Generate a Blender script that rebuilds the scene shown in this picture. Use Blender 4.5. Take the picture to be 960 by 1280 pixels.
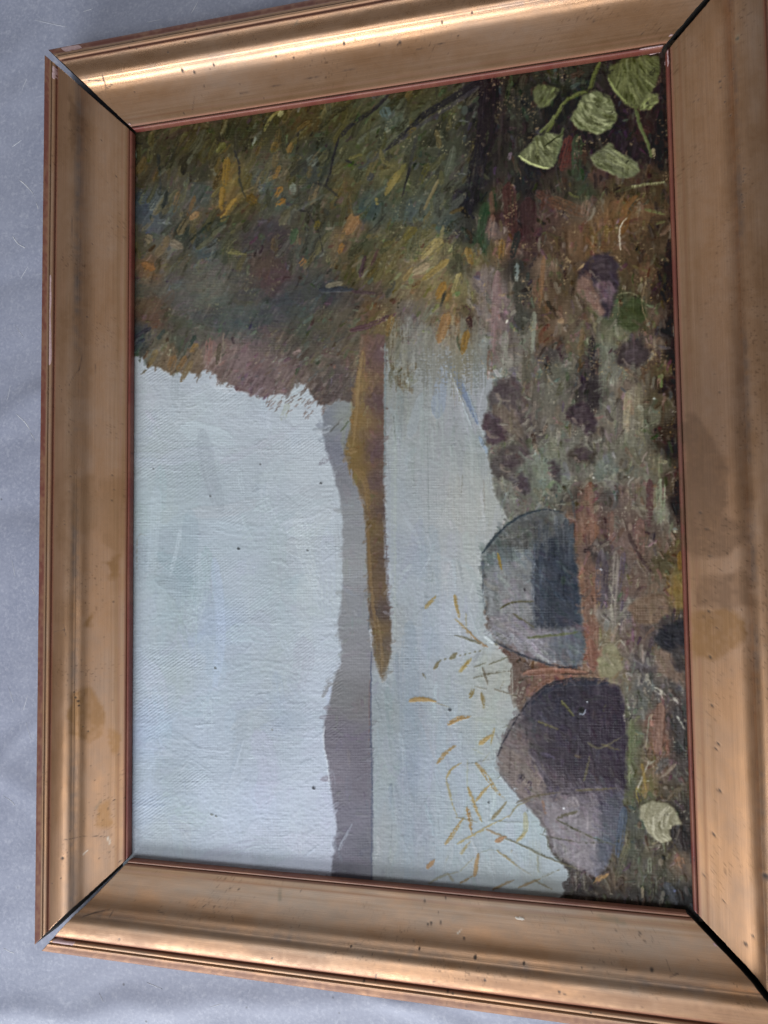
import bpy, bmesh, math
import numpy as np

for o in list(bpy.data.objects): bpy.data.objects.remove(o, do_unlink=True)
scene = bpy.context.scene
COL = scene.collection

# ------------------------------------------------------------------ camera
def place_camera():
    cd = bpy.data.cameras.new('camera'); cam = bpy.data.objects.new('camera', cd); COL.objects.link(cam)
    right = (.97331878, -.01067664, -.22920857); down = (-.02153898, -.99875741, -.04494126); fwd = (-.22844393, .04867909, -.9723393)
    from mathutils import Matrix
    m = Matrix(((right[0], -down[0], -fwd[0], .09426), (right[1], -down[1], -fwd[1], -.03838), (right[2], -down[2], -fwd[2], .40926), (0, 0, 0, 1)))
    cam.matrix_world = m
    cd.sensor_fit = 'VERTICAL'; cd.sensor_height = 36; cd.lens = 945/1280*36
    cd.clip_start = .01; cd.clip_end = 50
    cd.dof.use_dof = True; cd.dof.focus_distance = .455; cd.dof.aperture_fstop = 30.0
    scene.camera = cam
place_camera()
scene.render.resolution_x, scene.render.resolution_y = 768, 1024
scene.view_settings.view_transform = 'Standard'; scene.view_settings.look = 'None'
scene.view_settings.exposure = 0.25; scene.view_settings.gamma = 1.0

# ------------------------------------------------------------------ light: a window beyond the foot of the picture, the dim room around
world = bpy.data.worlds.new('World'); scene.world = world; world.use_nodes = True
bg = world.node_tree.nodes['Background']; bg.inputs[0].default_value = (.97, .95, .97, 1); bg.inputs[1].default_value = .12

def area(name, loc, target, sx, sy, power, color):
    from mathutils import Vector
    l = bpy.data.lights.new(name, 'AREA'); l.shape = 'RECTANGLE'; l.size = sx; l.size_y = sy; l.energy = power; l.color = color
    o = bpy.data.objects.new(name, l); COL.objects.link(o); o.location = loc
    o.rotation_euler = (Vector(target)-Vector(loc)).to_track_quat('-Z', 'Y').to_euler()
    return o
area('window_light', (-.60, -1.65, .66), (0, -.05, 0), 1.4, .45, 30, (.96, .98, 1.0))
area('side_window_light', (1.75, -.65, .45), (0, 0, 0), .9, .5, 4, (.95, .98, 1.0))
area('far_fill_light', (-.25, 1.9, .50), (0, .1, 0), 1.6, .4, 6, (.98, .99, 1.0))  # weak unseen lamp, added to brighten the roll of the top rail
area('skylight', (-.30, -1.05, 1.60), (-.05, -.05, 0), 1.6, .6, 13, (.93, .96, 1.0))
# ------------------------------------------------------------------ measurements of the frame (millimetres)
# X to the right along the short side of the opening, Y away from the top rail; heights above the inner lip.
OPEN_W, OPEN_H = 300.0, 426.6
LIP_Z = 14.0                # lip height above the sheet it lies on
CANVAS_H = -3.7             # painted face, below the lip
RAIL_W = 55.5
# each rail: (inner, outer) corner at its start and at its end; the mitres have sprung open
ENDS = {
    'left':   (((-.4, 1.2), (-56.3, -51.2)), ((-.3, 425.9), (-56.2, 477.2))),
    'top':    (((.3, -.1), (-53.9, -54.0)), ((299.2, -.5), (354.4, -55.8))),
    'right':  (((300.7, 1.8), (356.2, -54.2)), ((301.9, 426.1), (357.4, 482.2))),
    'bottom': (((.3, 427.2), (-51.6, 480.2)), ((298.7, 427.7), (355.7, 483.8))),
}
def _arc(cx, cy, rx, ry, a0, a1, n):
    return [(cx+rx*math.cos(math.radians(a0+(a1-a0)*i/n)), cy+ry*math.sin(math.radians(a0+(a1-a0)*i/n))) for i in range(n+1)]
INNER_BEAD = [(.5, -3.5), (.05, -2.8), (0, -.2), (.08, .40), (.35, .85), (.8, 1.05), (1.25, 1.0), (1.65, .7), (1.9, .35), (2.0, .05)]
COVE = [(2.1, .05), (2.2, .5), (2.4, .9)]+[(2.4+26.6*t, .9+3.45*t+5.0*t**9) for t in [1-(1-i/34)**1.7 for i in range(1, 35)]]
TORUS = _arc(35.0, 7.75, 6.2, 4.6, 157, 90, 10)+_arc(35.0, 9.4, 9.55, 2.95, 84, 6, 14)+[(44.6, 9.5)]
OUTER_BEAD = [(44.7, 9.4), (45.0, 9.1)]+_arc(46.5, 9.5, 1.4, 1.6, 172, 8, 8)+[(48.0, 8.9), (48.15, 8.3), (48.9, 8.2), (49.1, 8.9), (49.35, 9.3), (49.9, 9.4), (50.3, 9.1), (50.5, 8.7), (51.6, 8.6), (52.9, 8.5), (54.2, 8.3), (54.9, 7.9), (55.3, 7.1), (55.5, 5.9)]
def rail_xy(rail, f, w):
    """plan position for a fraction f along the rail and a distance w (mm) out from the lip"""
    (i0, o0), (i1, o1) = ENDS[rail]
    k = w/RAIL_W
    x0 = i0[0]+(o0[0]-i0[0])*k; y0 = i0[1]+(o0[1]-i0[1])*k
    x1 = i1[0]+(o1[0]-i1[0])*k; y1 = i1[1]+(o1[1]-i1[1])*k
    return x0+(x1-x0)*f, y0+(y1-y0)*f
# wear on the gilding, per rail: fly specks (along, across mm, radius mm), scratches, amber and dark stains
MARKS = {
 'left': {
  'k': [(0.2871,25.94,0.45),(0.4221,20.53,0.3),(0.4884,31.81,0.45),(0.4853,11.17,0.34),(0.5041,9.58,0.36),(0.4853,29.8,0.27),(0.3859,37.78,0.36),(0.3821,39.55,0.32),(0.8549,5.86,0.36),(0.9093,8.51,0.32),(0.97,11.52,0.45),(0.9669,17.54,0.32),(0.0475,19.3,0.36),(0.0807,9.93,0.41),(0.1476,8.34,0.45),(0.1914,23.94,0.32),(0.0588,25.2,0.34),(0.0757,27.13,0.3),(0.7598,28.03,0.41),(0.7542,28.98,0.34),(0.7655,27.81,0.36),(0.7473,29.37,0.32),(0.8018,23.94,0.36),(0.793,26.22,0.27),(0.5416,35.29,0.36),(0.5453,34.75,0.36),(0.5472,40.26,0.3),(0.5066,32.47,0.36),(0.9325,34.22,0.68),(0.9537,35.11,0.36),(0.9506,41.3,0.32),(0.9944,4.97,0.27),(0.0006,21.58,0.34)],
  's': [([(0.3365,27.71),(0.3571,28.71),(0.3796,33.16)],0.27,'d'),([(0.344,21.75),(0.359,21.23)],0.23,'d'),([(0.6623,35.11),(0.6767,33.51)],0.36,'d'),([(0.6679,41.98),(0.6692,34.57)],0.27,'d'),([(0.9124,33.34),(0.9256,25.35),(0.95,12.06)],0.2,'d'),([(0.9468,25.65),(0.9456,23.78)],0.3,'l'),([(0.1714,32.3),(0.2295,31.64)],0.23,'d'),([(0.9024,19.13),(0.8968,16.48)],0.91,'g'),([(0.9512,12.06),(0.96,10.99)],0.68,'l')],
  'a': [[(0.746,31.6),(0.749,24.1),(0.766,17.9),(0.796,13.5),(0.817,14.9),(0.816,23.9),(0.796,31.3)],[(0.816,10.6),(0.825,6.4),(0.856,6.2),(0.845,10.6)],[(0.897,19.3),(0.906,10.8),(0.938,9.8),(0.929,18.2)],[(0.595,15.6),(0.588,6.0),(0.62,6.0),(0.619,11.7)],[(0.658,25.2),(0.658,21.9),(0.674,21.9),(0.672,25.2)]],
  'b': [[(0.489,30.3),(0.483,19.8),(0.533,17.7),(0.553,19.5),(0.56,25.5),(0.553,30.2),(0.522,31.3)],[(0.488,17.9),(0.492,3.4),(0.589,3.7),(0.586,10.8),(0.57,17.5)]],
  'd': [[(0.018,36.0),(0.047,26.9),(0.088,30.3),(0.055,34.6)]],
 },
 'top': {
  'k': [(0.1326,48.97,0.36),(0.1207,45.1,0.36),(0.1295,42.65,0.39),(0.237,49.46,0.41),(0.2089,40.6,0.41),(0.1739,36.18,0.68),(0.1757,27.36,0.59),(0.1932,26.08,0.55),(0.232,27.48,0.43),(0.1945,18.6,0.45),(0.1939,13.83,0.32),(0.3383,26.75,0.39),(0.3659,25.05,0.41),(0.541,23.78,0.73),(0.5372,22.94,0.45),(0.6073,28.23,0.36),(0.6341,22.26,0.43),(0.6517,29.47,0.39),(0.4522,27.13,0.55),(0.5078,24.27,0.41),(0.8455,18.6,0.5),(0.9412,11.7,0.41),(0.9418,8.87,0.36),(0.0482,35.64,0.32),(0.0688,21.58,0.36),(0.1232,4.8,0.41),(0.2814,6.92,0.32),(0.2883,6.57,0.32)],
  's': [([(0.3859,39.2),(0.4009,38.67),(0.4128,38.67)],0.55,'g'),([(0.3777,35.64),(0.389,41.3)],0.45,'g'),([(0.0106,29.26),(0.0363,28.43)],0.23,'d'),([(0.0,23.11),(0.0438,26.88)],0.2,'d'),([(0.1382,4.09),(0.1657,13.65)],0.27,'d'),([(0.2489,10.99),(0.4015,13.47),(0.5009,15.07)],0.18,'d'),([(0.5679,18.95),(0.6191,20.36)],0.18,'d'),([(0.728,13.83),(0.8036,13.83),(0.8768,14.0)],0.18,'d'),([(0.0413,30.04),(0.0244,25.05)],0.5,'d')],
  'a': [],
  'b': [],
  'd': [],
 },
 'right': {
  'k': [(0.0381,4.44,0.41),(0.1007,29.26,0.41),(0.0969,24.1,0.55),(0.1038,24.27,0.5),(0.0969,26.08,0.34),(0.0901,11.7,0.45),(0.0926,14.0,0.32),(0.1232,25.79,0.45),(0.1432,27.71,0.45),(0.0757,31.17,0.77),(0.1226,5.68,0.32),(0.1857,30.58,0.36),(0.2089,31.81,0.45),(0.2158,32.14,0.45),(0.2208,31.33,0.45),(0.2326,30.58,0.45),(0.2402,30.72,0.5),(0.247,31.33,0.45),(0.2389,25.35,0.32),(0.2001,8.34,0.27),(0.843,12.94,0.59),(0.8949,9.75,0.59),(0.95,4.62,0.45),(0.8443,1.56,0.41),(0.9281,6.92,0.32),(0.9562,13.29,0.3),(0.8906,30.04,1.14),(0.5491,9.05,0.5),(0.5666,11.52,0.59),(0.5954,12.59,0.5),(0.6554,11.35,0.55),(0.671,14.0,0.34),(0.7048,10.99,0.59),(0.7936,13.29,0.45),(0.8005,12.23,0.36),(0.7561,11.35,0.55),(0.4822,27.0,0.34),(0.4209,18.95,0.34),(0.9412,0.92,0.34),(0.9781,21.92,0.68),(0.9625,24.9,0.45),(0.8587,10.64,0.32)],
  's': [([(0.4928,29.37),(0.5034,30.04)],0.27,'d'),([(0.0725,31.17),(0.0788,31.17)],0.91,'g')],
  'a': [[(0.66,3.2),(0.646,17.7),(0.654,25.9),(0.674,25.6),(0.699,17.0),(0.716,3.2)]],
  'b': [],
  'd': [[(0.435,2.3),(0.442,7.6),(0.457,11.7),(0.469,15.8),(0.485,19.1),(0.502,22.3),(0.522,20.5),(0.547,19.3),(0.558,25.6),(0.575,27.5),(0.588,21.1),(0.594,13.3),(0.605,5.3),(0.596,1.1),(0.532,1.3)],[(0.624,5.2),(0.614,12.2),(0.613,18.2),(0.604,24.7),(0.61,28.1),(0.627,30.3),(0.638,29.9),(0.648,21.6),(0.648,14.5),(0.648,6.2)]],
 },
 'bottom': {
  'k': [(0.5691,5.86,0.55),(0.606,3.73,0.32),(0.5885,11.35,0.32),(0.5679,17.54,0.45),(0.5735,16.66,0.55),(0.5891,15.77,0.5),(0.6204,21.92,0.55),(0.6323,28.43,0.59),(0.6391,36.71,0.55),(0.5835,45.51,0.5),(0.5897,46.08,0.45),(0.4522,29.47,0.41),(0.4847,31.33,0.32),(0.5522,27.81,0.41),(0.5241,32.3,0.32),(0.4722,45.63,0.5),(0.8749,25.79,0.77),(0.1019,39.9,0.45),(0.8393,26.75,0.36),(0.6998,28.43,0.45),(0.7598,46.43,0.45),(0.7336,37.96,0.55),(0.6266,3.02,0.32),(0.197,21.05,0.32),(0.3402,39.55,0.36),(0.4315,32.14,0.32)],
  's': [([(0.0156,30.44),(0.0281,28.62),(0.0463,27.0)],0.32,'d'),([(0.0525,26.49),(0.0588,29.37)],0.27,'d'),([(0.9049,21.58),(0.8993,25.65)],0.27,'d'),([(0.8943,27.36),(0.9081,26.08)],0.32,'d'),([(0.4897,41.13),(0.4872,45.24)],0.36,'d'),([(0.6116,20.18),(0.6198,18.07)],0.32,'l'),([(0.3152,7.98),(0.3202,12.76)],1.14,'g'),([(0.8512,5.5),(0.8737,6.21)],1.59,'g'),([(0.8743,6.92),(0.8831,7.27)],1.14,'g'),([(0.1245,25.05),(0.1407,26.08)],0.32,'d'),([(0.252,23.78),(0.2589,25.94)],0.27,'d')],
  'a': [],
  'b': [],
  'd': [],
 },
}
CHART_M = [[1.7767219, -0.029117092, 171.22723], [-0.36528323, 2.0016003, 167.1082], [-0.00050100572, -0.00010675925, 1.0]]
PIG_GAIN, RELIEF = 1.10, .70
# scuffs on the sheet: path (mm from the middle of the frame) and width (mm)
SCUFFS = [([(-242.9,202.9),(-238.0,198.6),(-232.0,192.1)],0.76),([(-247.7,166.6),(-243.4,160.9),(-237.4,157.2)],0.67),([(-230.2,186.6),(-228.3,181.7)],0.57),([(-248.5,-189.9),(-242.6,-192.9),(-240.3,-195.2)],0.67),([(-246.9,-282.0),(-242.3,-283.9),(-238.9,-284.5)],0.62),([(-116.6,299.2),(-119.3,294.6),(-120.9,291.9)],0.71),([(-241.7,49.7),(-235.8,44.3),(-232.2,39.1)],0.76),([(-232.2,37.5),(-228.6,32.3)],0.48),([(-232.4,307.5),(-219.3,302.6),(-208.7,299.1)],0.38),([(-247.9,69.0),(-249.6,58.8)],0.48),([(-249.2,225.9),(-242.1,229.2)],0.43),([(-236.1,145.6),(-241.9,138.4)],0.38),([(-243.8,-42.9),(-241.3,-53.9)],0.38),([(-232.1,-127.0),(-235.4,-136.9)],0.43),([(-246.1,-122.5),(-242.4,-132.3)],0.43),([(-148.8,-291.4),(-138.5,-293.8)],0.43),([(-108.2,-299.9),(-100.8,-297.2)],0.43),([(-180.3,-301.1),(-177.1,-305.3)],0.38),([(-227.3,-65.3),(-229.7,-60.4)],0.38),([(-197.2,307.6),(-190.3,308.5)],0.38),([(-151.9,292.3),(-140.9,292.4)],0.33),([(-233.0,-144.2),(-229.5,-153.8)],0.33),([(-245.0,107.5),(-238.9,99.3)],0.38),([(-237.9,269.4),(-241.4,262.0)],0.38)]
# ------------------------------------------------------------------ the painting
# The picture is painted stroke by stroke into a colour sheet and a paint-thickness sheet
# (chart units, x to the right, y down), then laid on the canvas mesh vertex by vertex.
CX0, CY0, CX1, CY1 = 148, 46, 884, 1156
PW, PH = CX1-CX0, CY1-CY0
rng = np.random.default_rng(7)
YY, XX = np.mgrid[0:PH, 0:PW].astype(np.float32)
XX += CX0; YY += CY0

def vnoise(cell_x, cell_y, seed):
    r = np.random.default_rng(seed)
    gw, gh = int(PW/cell_x)+3, int(PH/cell_y)+3
    g = r.random((gh, gw)).astype(np.float32)*2-1
    x = (np.arange(PW)/cell_x).astype(np.float32); y = (np.arange(PH)/cell_y).astype(np.float32)
    xi = x.astype(int); yi = y.astype(int)
    fx = x-xi; fy = y-yi
    fx = fx*fx*(3-2*fx); fy = (fy*fy*(3-2*fy))[:, None]
    a = g[yi][:, xi]; b = g[yi][:, xi+1]; c = g[yi+1][:, xi]; d = g[yi+1][:, xi+1]
    return (a+(b-a)*fx)*(1-fy)+(c+(d-c)*fx)*fy

def blur(a, n):
    n = int(n)
    if n < 1: return a
    for ax in (0, 1):
        pad = [(0, 0)]*a.ndim; pad[ax] = (n+1, n)
        c = np.cumsum(np.pad(a, pad, mode='edge'), axis=ax, dtype=np.float64)
        s1 = [slice(None)]*a.ndim; s2 = [slice(None)]*a.ndim
        s1[ax] = slice(2*n+1, None); s2[ax] = slice(0, -(2*n+1))
        a = ((c[tuple(s1)]-c[tuple(s2)])/(2*n+1)).astype(np.float32)
    return a

def field(pts, p=3.0, q=4):
    """smooth colour field through scattered swatches (x, y, r, g, b)"""
    pts = np.array(pts, np.float32)
    ys, xs = YY[::q, ::q], XX[::q, ::q]
    num = np.zeros(ys.shape+(3,), np.float32); den = np.zeros(ys.shape, np.float32)
    for x, y, r, g, b in pts:
        d2 = (xs-x)**2+(ys-y)**2+30
        w = d2**(-p/2)
        num += w[..., None]*np.array([r, g, b], np.float32); den += w
    f = num/den[..., None]
    f = np.repeat(np.repeat(f, q, 0), q, 1)[:PH, :PW]
    return blur(f, q-1)

WX = vnoise(9, 9, 1)*.6+vnoise(3.5, 3.5, 2)*.4
WY = vnoise(9, 9, 3)*.6+vnoise(3.5, 3.5, 4)*.4
TOOTH = vnoise(1.6, 1.6, 5)*.5+vnoise(3.0, 1.2, 6)*.5     # tooth of the cloth, drags dry paint
BR = np.random.default_rng(11).random(4096).astype(np.float32)*2-1
BRS = np.convolve(BR, [.25, .5, .25], 'same')

def polymask(poly, warp=2.0, soft=1):
    poly = np.array(poly, np.float32)
    x0 = max(int(poly[:, 0].min()-8-CX0), 0); x1 = min(int(poly[:, 0].max()+9-CX0), PW)
    y0 = max(int(poly[:, 1].min()-8-CY0), 0); y1 = min(int(poly[:, 1].max()+9-CY0), PH)
    sl = (slice(y0, y1), slice(x0, x1))
    m = np.zeros((y1-y0, x1-x0), np.float32)
    for ox, oy in ((-.25, -.25), (.25, -.25), (-.25, .25), (.25, .25)):
        x = XX[sl]+WX[sl]*warp+ox; y = YY[sl]+WY[sl]*warp+oy
        ins = np.zeros(x.shape, bool)
        n = len(poly)
        for i in range(n):
            ax, ay = poly[i]; bx, by = poly[(i+1) % n]
            if ay == by: continue
            c = ((ay > y) != (by > y)) & (x < (bx-ax)*(y-ay)/(by-ay)+ax)
            ins ^= c
        m += ins*.25
    return sl, blur(m, soft) if soft else m

class Sheet: pass
S = Sheet()
S.img = np.zeros((PH, PW, 3), np.float32); S.h = np.zeros((PH, PW), np.float32)

def fillpoly(poly, col, warp=2., soft=1, a=1., var=5, imp=0., ang=0.):
    sl, m = polymask(poly, warp, soft)
    m = m*a
    c = np.array(col, np.float32)
    ca, sa = math.cos(ang), math.sin(ang)
    v = NV[sl]*var
    S.img[sl] = S.img[sl]*(1-m[..., None])+(c+v[..., None])*m[..., None]
    if imp: S.h[sl] = S.h[sl]*(1-m)+(S.h[sl]*.4+imp)*m

NV = vnoise(14, 5, 21)*.6+vnoise(4, 2, 22)*.5

def stroke(pts, w0, w1, col, a=1., bris=14, dry=0., imp=.35, soft=1., taper=.18, col2=None):
    P = np.array(pts, np.float32)
    if len(P) > 2:                      # round the bends of the brush path
        Q = np.vstack([2*P[0]-P[1], P, 2*P[-1]-P[-2]]); o = []
        for i in range(1, len(Q)-2):
            for t in (0, .33, .67):
                a0, a1, a2, a3 = Q[i-1], Q[i], Q[i+1], Q[i+2]
                o.append(.5*(2*a1+(a2-a0)*t+(2*a0-5*a1+4*a2-a3)*t*t+(3*a1-a0-3*a2+a3)*t**3))
        P = np.array(o+[P[-1]], np.float32)
    mw = max(w0, w1)/2+2
    x0 = max(int(P[:, 0].min()-mw-CX0), 0); x1 = min(int(P[:, 0].max()+mw+1-CX0)+1, PW)
    y0 = max(int(P[:, 1].min()-mw-CY0), 0); y1 = min(int(P[:, 1].max()+mw+1-CY0)+1, PH)
    if x1-x0 < 2 or y1-y0 < 2: return
    sl = (slice(y0, y1), slice(x0, x1))
    x = XX[sl]; y = YY[sl]
    seg = np.hypot(*(P[1:]-P[:-1]).T); L = seg.sum()+1e-6
    bd = None; acc = 0.
    for i in range(len(P)-1):
        d = P[i+1]-P[i]; l2 = float(d@d)+1e-6
        t = np.clip(((x-P[i, 0])*d[0]+(y-P[i, 1])*d[1])/l2, 0, 1)
        dx = x-(P[i, 0]+t*d[0]); dy = y-(P[i, 1]+t*d[1])
        dd = dx*dx+dy*dy
        sg = np.sign(dx*d[1]-dy*d[0])
        tt = (acc+t*seg[i])/L
        if bd is None: bd, bt, bs = dd, tt, sg
        else:
            k = dd < bd
            bd = np.where(k, dd, bd); bt = np.where(k, tt, bt); bs = np.where(k, sg, bs)
        acc += seg[i]
    dist = np.sqrt(bd)
    hw = .5*(w0+(w1-w0)*bt)
    if taper > 0:
        e = np.clip(np.minimum(bt, 1-bt)/taper, 0, 1); hw = hw*(.35+.65*np.sqrt(e))
    m = np.clip((hw-dist)/soft+.5, 0, 1)
    off = int(rng.integers(0, 3900))
    q = dist*bs
    bi = (q*1.6+off+40+WX[sl]*.8).astype(int) % 4000
    b = BRS[bi]
    if dry > 0:
        thr = dry*(.35+.9*bt)
        m = m*np.clip((TOOTH[sl]*.6+b*.7+.75-thr*1.5)*3, 0, 1)
    m = m*a
    c = np.array(col, np.float32)
    if col2 is not None: c = c*(1-bt[..., None])+np.array(col2, np.float32)*bt[..., None]
    cc = c+(b*bris)[..., None]
    S.img[sl] = S.img[sl]*(1-m[..., None])+cc*m[..., None]
    if imp:
        edge = np.clip(dist/(hw+.3), 0, 1)**4
        S.h[sl] = S.h[sl]*(1-.75*m)+m*imp*(.55+.55*b+.5*edge)

def dabs(n, region, ln, wd, ang, jit=8, a=(.5, .9), bris=10, dry=(0, .5), imp=.25, src=None, curve=.15, hue=4):
    """many short brush dabs that take their colour from what lies below"""
    ys, xs = np.nonzero(region)
    if len(ys) == 0: return
    src = S.img.copy() if src is None else src
    k = rng.integers(0, len(ys), n)
    for j in k:
        x, y = xs[j]+CX0, ys[j]+CY0
        th = ang(x, y)+rng.normal(0, .22)
        l = rng.uniform(*ln); w = rng.uniform(*wd)
        dx, dy = math.cos(th)*l/2, math.sin(th)*l/2
        cv = rng.normal(0, curve)*l
        sx = min(max(int(x-CX0+rng.normal(0, 2)), 0), PW-1); sy = min(max(int(y-CY0+rng.normal(0, 3)), 0), PH-1)
        c = src[sy, sx]+rng.normal(0, jit)+rng.normal(0, hue, 3)
        stroke([(x-dx, y-dy), (x-dy*cv/l, y+dx*cv/l), (x+dx, y+dy)], w, w*rng.uniform(.5, 1), c, a=rng.uniform(*a), bris=bris, dry=rng.uniform(*dry), imp=imp*rng.uniform(.5, 1.3))

CLUMP = vnoise(17, 21, 41)*.6+vnoise(7, 7, 42)*.5
GRAIN = vnoise(1.5, 2.4, 43)*.6+vnoise(2.6, 1.4, 44)*.6
def flecks(n, region, col, imp=.6, a=.8):
    """dry light paint caught on the raised threads, in patches; n sets how much"""
    global CLUMP
    k = np.roll(CLUMP, (int(rng.integers(0, PH)), int(rng.integers(0, PW))), (0, 1))
    g = np.roll(GRAIN, (int(rng.integers(0, PH)), int(rng.integers(0, PW))), (0, 1))
    m = np.clip((g-.74+n*.0009+.30*np.clip(k, -.6, .8))*5, 0, 1)*np.clip(k*2.2-.2, 0, 1)*a*.7*blur(region.astype(np.float32), 2)
    S.img += (np.array(col, np.float32)-S.img)*m[..., None]; S.h += m*imp*.5

def reg(poly, warp=3):
    m = np.zeros((PH, PW), bool); sl, k = polymask(poly, warp, 0); m[sl] = k > .5
    return m

# ---- colour swatches mixed on the palette, at their places on the canvas
SKY = [(180,480,178,186,192),(220,500,178,187,194),(300,520,180,189,197),(380,520,182,191,199),(190,560,172,182,188),(230,590,166,178,184),(300,560,176,186,194),(390,600,184,193,200),
 (180,640,170,184,190),(200,680,162,176,184),(230,720,156,171,180),(270,680,172,184,194),(330,640,174,185,193),(400,680,182,191,199),(300,720,176,187,198),(350,720,170,181,188),(400,740,178,188,194),
 (180,760,172,184,192),(220,780,162,174,182),(270,780,168,182,200),(340,780,170,181,190),(400,800,178,188,198),(180,850,170,183,196),(220,850,164,176,182),(260,860,170,182,196),(300,850,166,178,190),(350,840,168,178,186),(400,850,180,190,202),
 (180,910,166,180,200),(210,960,160,172,182),(250,920,170,182,196),(330,910,166,176,184),(350,900,160,172,186),(390,930,176,186,200),(180,1000,168,180,196),(220,1020,166,178,186),(260,1000,172,184,198),(320,1000,174,185,202),(380,1000,178,187,202),(400,1060,176,184,198),(200,1070,166,176,186),(300,1070,172,182,196)]
WATER = [(500,500,138,146,140),(520,500,148,155,152),(550,500,156,164,166),(580,520,158,166,172),(600,560,148,160,158),(495,570,156,168,170),(500,620,154,167,172),(540,600,158,168,170),(570,610,166,172,168),(590,640,168,174,170),(610,640,160,168,162),
 (500,700,152,166,176),(525,700,148,164,176),(550,700,164,175,180),(590,700,168,178,176),(490,790,152,163,164),(530,800,148,164,180),(550,780,162,176,188),(580,800,164,177,184),(620,840,164,171,160),(490,890,134,149,152),(510,890,134,149,164),(560,880,152,168,176),(610,880,160,170,164),
 (480,960,142,158,162),(510,960,128,145,166),(535,960,152,169,186),(560,960,150,168,180),(600,980,156,176,182),(640,1010,156,177,184),(480,1050,142,156,160),(515,1050,134,149,166),(570,1050,148,167,176),(640,1050,156,177,186),(690,1080,156,174,182),(480,1090,140,153,158),(600,1090,148,164,168),(680,1110,140,150,146),(620,930,156,170,168)]
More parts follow.
